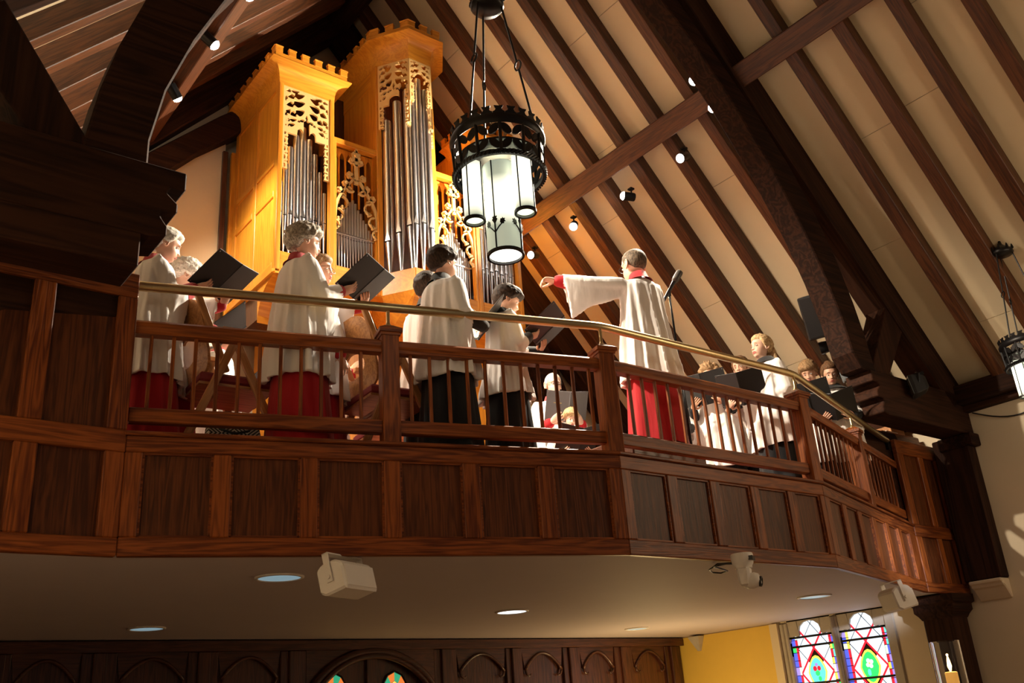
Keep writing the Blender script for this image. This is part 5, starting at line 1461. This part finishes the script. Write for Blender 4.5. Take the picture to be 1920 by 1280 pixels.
person(1388, 672, 1.50, R(195), 'child whose eye peeps past the folder of the fair girl', 'cassock_black', 'hair_brown', 'long', 'skin_fair', (0, R(6)), folder=(.36, .04, 1.18, R(40), R(0), R(0), R(30)), flabel='black folder between the curly haired girl and the fair girl', child=.4, seed=15, floor=ZF+.12)
person(1424, 631, 1.58, R(166), 'fair girl with pulled back hair standing at the rail, singing to the left', 'cassock_black', 'hair_blond', 'long', 'skin_pale', (R(0), R(-4)), folder=(.34, -.02, 1.12, R(26), R(0), R(38), R(24)), flabel='black folder with a small round emblem held by the fair girl at the rail', fopts=dict(emblem=True), child=.4, seed=16, wide_collar=True)
person(1516, 681, 1.66, R(200), 'brown haired singer looking down between the fair girl and the girl with the bun', 'cassock_black', 'hair_lightbrown', 'boy', 'skin_fair', (0, R(24)), folder=(.34, 0, 1.22, R(30), R(0), R(0), R(18)), flabel='black folder held behind the corner newel post', child=.3, seed=17, floor=ZF+.12)
person(1552, 684, 1.59, R(208), 'girl with hair in a bun looking down into a folder, rightmost singer', 'cassock_black', 'hair_brown', 'bun', 'skin_fair', (R(10), R(20)), folder=(.34, .0, 1.10, R(42), R(0), R(0), R(26)), flabel='black folder held by the rightmost girl with the bun', child=.5, seed=18, floor=ZF+.12, girth=.85, wide_collar=True)
tag(MB().box((5.02, 4.80, ZF), (5.84, 5.60, 3.58)).build('podium', 'dark_oak_x', bevel=.01), 'dark wooden podium under the conductor', 'podium')
tag(MB().prism([(7.0, 5.05), (8.4, 5.12), (9.4, 5.45), (9.4, 6.2), (7.6, 5.5), (7.0, 5.45)], ZF, ZF+.12, 'z').build('choir_riser', 'dark_oak_x'), 'low dark platform under the singers at the right end', 'platform')
bpy.data.scenes.remove(TMP)
# ================================================================== CHAIRS, MICROPHONE AND STAGE GEAR
plain('red_upholstery', (.22, .02, .025), .7)
def chair(pos, az, label):
    c = thing('wooden_chair', (pos.x, pos.y, ZF), label, 'chair', 'wooden chairs with red seats in the gallery', rz=az)
    T = Matrix.Translation((pos.x, pos.y, ZF)) @ Matrix.Rotation(az, 4, 'Z') @ Matrix.Scale(1.15, 4)
    def bar(name, a, b, w, d, mat='chairwood_z', parent=None):
        a, b = Vector(a), Vector(b); t = (b-a); L = t.length; q = t.to_track_quat('Z', 'X').to_matrix().to_4x4()
        return mesh_obj(name, box_mesh(w, d, L, mat, .004), parent or c, T @ Matrix.Translation((a+b)/2) @ q)
    for y in (-.235, .235):
        bar('leg', (.30, y, 0), (-.04, y, .74), .045, .026); bar('leg', (-.30, y, 0), (.0, y, .74), .045, .026)
        bar('arm_joint', (-.10, y, .745), (.05, y, .745), .03, .045)
    seat = MB(); seat.loft([[(x*k, y*k, z) for x, y in ((-.20, -.21), (.22, -.22), (.25, -.18), (.25, .18), (.22, .22), (-.20, .21))] for k, z in ((.95, .44), (1, .45), (1, .48), (.94, .495))])
    seat.build('seat', 'red_upholstery', c, M=T, smooth=True, auto=40)
    MB().box((-.2, -.2, .425), (.22, .2, .44)).build('seat_board', 'chairwood_x', c, M=T)
    # curved plywood back with an oval opening
    n = 40; o, i_ = [], []
    for k in range(n):
        a = 2*PI*k/n; ca, sa = math.cos(a), math.sin(a)
        oy = .22*math.copysign(abs(ca)**.45, ca); oz = .23*math.copysign(abs(sa)**.5, sa); iy = .13*ca; iz = -.06+.075*sa
        def cv(y, z, t): return (-.17-.10*(z+.23)/.46*1.0+.9*y*y-t, y, .72+z)
        o.append((cv(oy, oz, 0), cv(oy, oz, .014))); i_.append((cv(iy, iz, 0), cv(iy, iz, .014)))
    b = MB(); vs = [p[0] for p in o]+[p[1] for p in o]+[p[0] for p in i_]+[p[1] for p in i_]; fs = []
    for k in range(n):
        j = (k+1) % n
        fs += [(k, j, 2*n+j, 2*n+k), (n+k, 3*n+k, 3*n+j, n+j), (k, n+k, n+j, j), (2*n+k, 2*n+j, 3*n+j, 3*n+k)]
    b.add(vs, fs).build('backrest', 'chairwood_x', c, M=T, smooth=True, auto=50)
    for y in (-.235, .235): bar('back_post', (-.06, y*.94, .50), (-.25, y*.94, .97), .04, .024)
    bar('stretcher', (-.12, -.23, .36), (-.12, .23, .36), .03, .02, 'chairwood_z')
chair(atY(424, 642, 5.78), R(-4), 'wooden chair with red seat by the balusters beside the leftmost woman')
chair(atY(722, 668, 5.50), R(-4), 'wooden chair with red seat half hidden by the left newel post')
chair(atY(735, 700, 6.15), R(-4), 'wooden chair with red seat behind the boys and the left newel post')

# microphone on a stand
mp = atY(1255, 553, 4.98)
ms = thing('microphone_stand', (mp.x, mp.y, ZF), 'black microphone on a tall black stand to the right of the conductor', 'microphone')
st = MB(); st.tube([(mp.x, mp.y, ZF+.06), (mp.x, mp.y, ZF+.95)], .0125, 10); st.build('lower_tube', 'black_metal', ms, smooth=True)
MB().tube([(mp.x, mp.y, ZF+.93), (mp.x, mp.y, mp.z)], .009, 10).build('upper_tube', 'black_metal', ms, smooth=True)
MB().lathe([(.014, -.03), (.018, -.02), (.018, .02), (.013, .03)], 12, M=Matrix.Translation((mp.x, mp.y, ZF+.94))).build('clutch', 'chrome', ms, smooth=True)
for k in range(3):
    a = k*2*PI/3+.4; MB().tube([(mp.x, mp.y, ZF+.16), (mp.x+.28*math.cos(a), mp.y+.28*math.sin(a), ZF+.012)], .009, 8).build('leg', 'black_metal', ms)
m0, m1 = atY(1243, 566, 5.02), atY(1275, 509, 4.90)
d = (m1-m0).normalized(); L = (m1-m0).length; M = Matrix.Translation(m0) @ d.to_track_quat('Z', 'Y').to_matrix().to_4x4()
mic = MB().lathe([(.008, -.02), (.012, 0), (.013, .02), (.017, L*.62), (.019, L*.66), (.019, L*.68)], 16).build('microphone', 'black_plastic', ms, M=M, smooth=True, auto=50)
plain('mic_grille', (.10, .09, .08), .5, .6)
MB().lathe([(.019, L*.66), (.029, L*.70), (.031, L*.74), (.031, L*.97), (.027, L), (0, L*1.005)], 18).build('microphone_grille', 'mic_grille', mic, M=M, smooth=True, auto=50)
MB().tube([(mp.x, mp.y, mp.z-.01), tuple(m0+d*L*.36)], .015, 8).build('clip', 'black_plastic', ms)
cab = [m0-d*.02, m0-d*.05+Vector((0, 0, -.05)), m0+Vector((-.02, 0, -.3)), m0+Vector((.0, 0, -.7)), Vector((mp.x-.02, mp.y, ZF+.5)), Vector((mp.x+.03, mp.y, ZF+.1))]
MB().tube(cab, .0035, 6).build('microphone_cable', 'black_plastic', ms, smooth=True)

# loudspeaker and lights fixed to the right-hand arch
p = atY(1532, 592, 5.30)
sp = thing('black_loudspeaker', tuple(p), 'black loudspeaker tilted down on the inner side of the right arched brace', 'speaker')
M = Matrix.Translation(p) @ Matrix.Rotation(R(200), 4, 'Z') @ Matrix.Rotation(R(24), 4, 'Y')
MB().prism([(-.12, -.11), (.10, -.14), (.12, -.12), (.12, .12), (.10, .14), (-.12, .11)], -.24, .24, 'z').build('cabinet', 'black_plastic', sp, M=M, bevel=.012)
MB().box((.12, -.115, -.22), (.128, .115, .22)).build('grille', 'black_metal', sp, M=M, bevel=.004)
MB().tube([M @ Vector((-.10, 0, .1)), M @ Vector((-.26, .04, .16))], .02, 8).build('bracket', 'black_metal', sp)
def stage_light(px, py, Y, az, tilt, label, s=1.0, flood=False, lit=False):
    p = atY(px, py, Y); t = thing('stage_light', tuple(p), label, 'stage light', 'black stage lights on the right arched truss')
    M = Matrix.Translation(p) @ Matrix.Rotation(az, 4, 'Z') @ Matrix.Rotation(tilt, 4, 'Y') @ Matrix.Scale(s, 4)
    if flood:
        MB().loft([[(x, y*w, z*w) for y, z in ((-1, -1), (1, -1), (1, 1), (-1, 1))] for x, w in ((-.10, .07), (-.06, .10), (.06, .125), (.10, .125))]).build('housing', 'black_plastic', t, M=M, bevel=.006)
        fin = MB()
        for k in range(6): fin.box((-.10, -.09+.032*k, .10), (.08, -.075+.032*k, .135))
        fin.build('cooling_fins', 'black_metal', t, M=M)
        MB().box((-.02, -.1265, .03), (.07, -.1255, .055)).build('white_sticker', 'paper', t, M=M); MB().box((.10, -.12, -.12), (.104, .12, .12)).build('lens', 'lamp_chrome', t, M=M)
    else:
        MB().lathe([(.05, -.16), (.06, -.14), (.062, .0), (.078, .12), (.078, .16), (.070, .16), (.06, .10)], 20, M=Matrix.Rotation(PI/2, 4, 'Y')).build('housing', 'black_metal', t, M=M, smooth=True, auto=45)
        MB().lathe([(0, .13), (.07, .13)], 20, M=Matrix.Rotation(PI/2, 4, 'Y'), cap=False).build('lens', 'downlight_on', t, M=M)
    MB().tube([(0, -.10, 0), (-.03, -.14, .10), (-.03, 0, .17), (-.03, .14, .10), (0, .10, 0)], .012, 6, M=M).build('yoke', 'black_metal', t)
    return t
stage_light(1562, 646, 5.32, R(120), R(6), 'black cylindrical stage light with pale front below the black loudspeaker', .9)
stage_light(1596, 690, 5.28, R(140), R(10), 'black flood light with a white sticker at the foot of the arched brace', .95, True)
stage_light(1566, 700, 5.75, R(170), R(-8), 'small black stage light partly behind the girl with the bun', .8)
stage_light(1722, 722, 4.72, R(125), R(8), 'black flood light with a white sticker on the hammer beam under the strut', .85, True)

# wooden box, papers behind the right end of the balustrade
p = atY(1668, 812, 5.66)
tag(MB().box((p.x-.13, p.y-.10, p.z-.09), (p.x+.16, p.y+.12, p.z+.055)).build('wooden_box', 'chairwood_x', bevel=.006), 'pale wooden box standing behind the right end of the handrail', 'box')
q = MB(); q.box((p.x-.55, p.y-.22, ZF), (p.x+.22, p.y+.30, p.z-.09)); tag(q.build('side_cabinet', 'oak_x', bevel=.01), 'low brown cabinet behind the right end of the balustrade', 'cabinet')
tag(MB().box((p.x-.42, p.y-.2, p.z-.09), (p.x-.18, p.y+.0, p.z-.075)).build('paper_stack', 'paper'), 'white papers lying beside the pale wooden box', 'papers')

# patterned bag on the floor under the first chair
m, nt, b = new_mat('diamond_weave'); N = nt.nodes.new; Lk = nt.links.new
tc = N('ShaderNodeTexCoord'); sx = N('ShaderNodeSeparateXYZ'); Lk(tc.outputs['Object'], sx.inputs[0])
def mth(op, a, bv=None):
    n = N('ShaderNodeMath'); n.operation = op
    for i, v in enumerate((a, bv)):
        if v is None: continue
        if isinstance(v, (int, float)): n.inputs[i].default_value = v
        else: Lk(v, n.inputs[i])
    return n.outputs[0]
ux = mth('ABSOLUTE', mth('SUBTRACT', mth('FRACT', mth('MULTIPLY', sx.outputs[0], 6.5)), .5)); uz = mth('ABSOLUTE', mth('SUBTRACT', mth('FRACT', mth('MULTIPLY', sx.outputs[2], 7.5)), .5))
st_ = mth('GREATER_THAN', mth('FRACT', mth('MULTIPLY', mth('ADD', ux, uz), 6)), .5)
mx = N('ShaderNodeMix'); mx.data_type = 'RGBA'; mx.inputs[6].default_value = (.02, .02, .02, 1); mx.inputs[7].default_value = (.6, .56, .5, 1); Lk(st_, mx.inputs[0]); Lk(mx.outputs[2], b.inputs['Base Color']); b.inputs['Roughness'].default_value = .8
p = atY(436, 815, 5.46)
bg = thing('tote_bag', (p.x, p.y, ZF), 'black and white diamond patterned bag on the gallery floor under the first chair', 'bag', rz=R(-10))
T = Matrix.Translation((p.x, p.y, ZF)) @ Matrix.Rotation(R(-10), 4, 'Z') 
MB().loft([[(x*w_, y*d_, z) for x, y in ((-.16, -.06), (.16, -.06), (.16, .06), (-.16, .06))] for w_, d_, z in ((.92, .9, 0), (1, 1, .04), (1.02, .9, .14), (.98, .55, .20))]).build('bag_body', 'diamond_weave', bg, M=T, bevel=.012)
for y in (-.03, .03): MB().tube([(-.08, y, .19), (-.09, y*1.6, .16), (0, y*2.4, .13), (.09, y*1.6, .16), (.08, y, .19)], .008, 6).build('handle', 'black_plastic', bg, M=T, smooth=True)
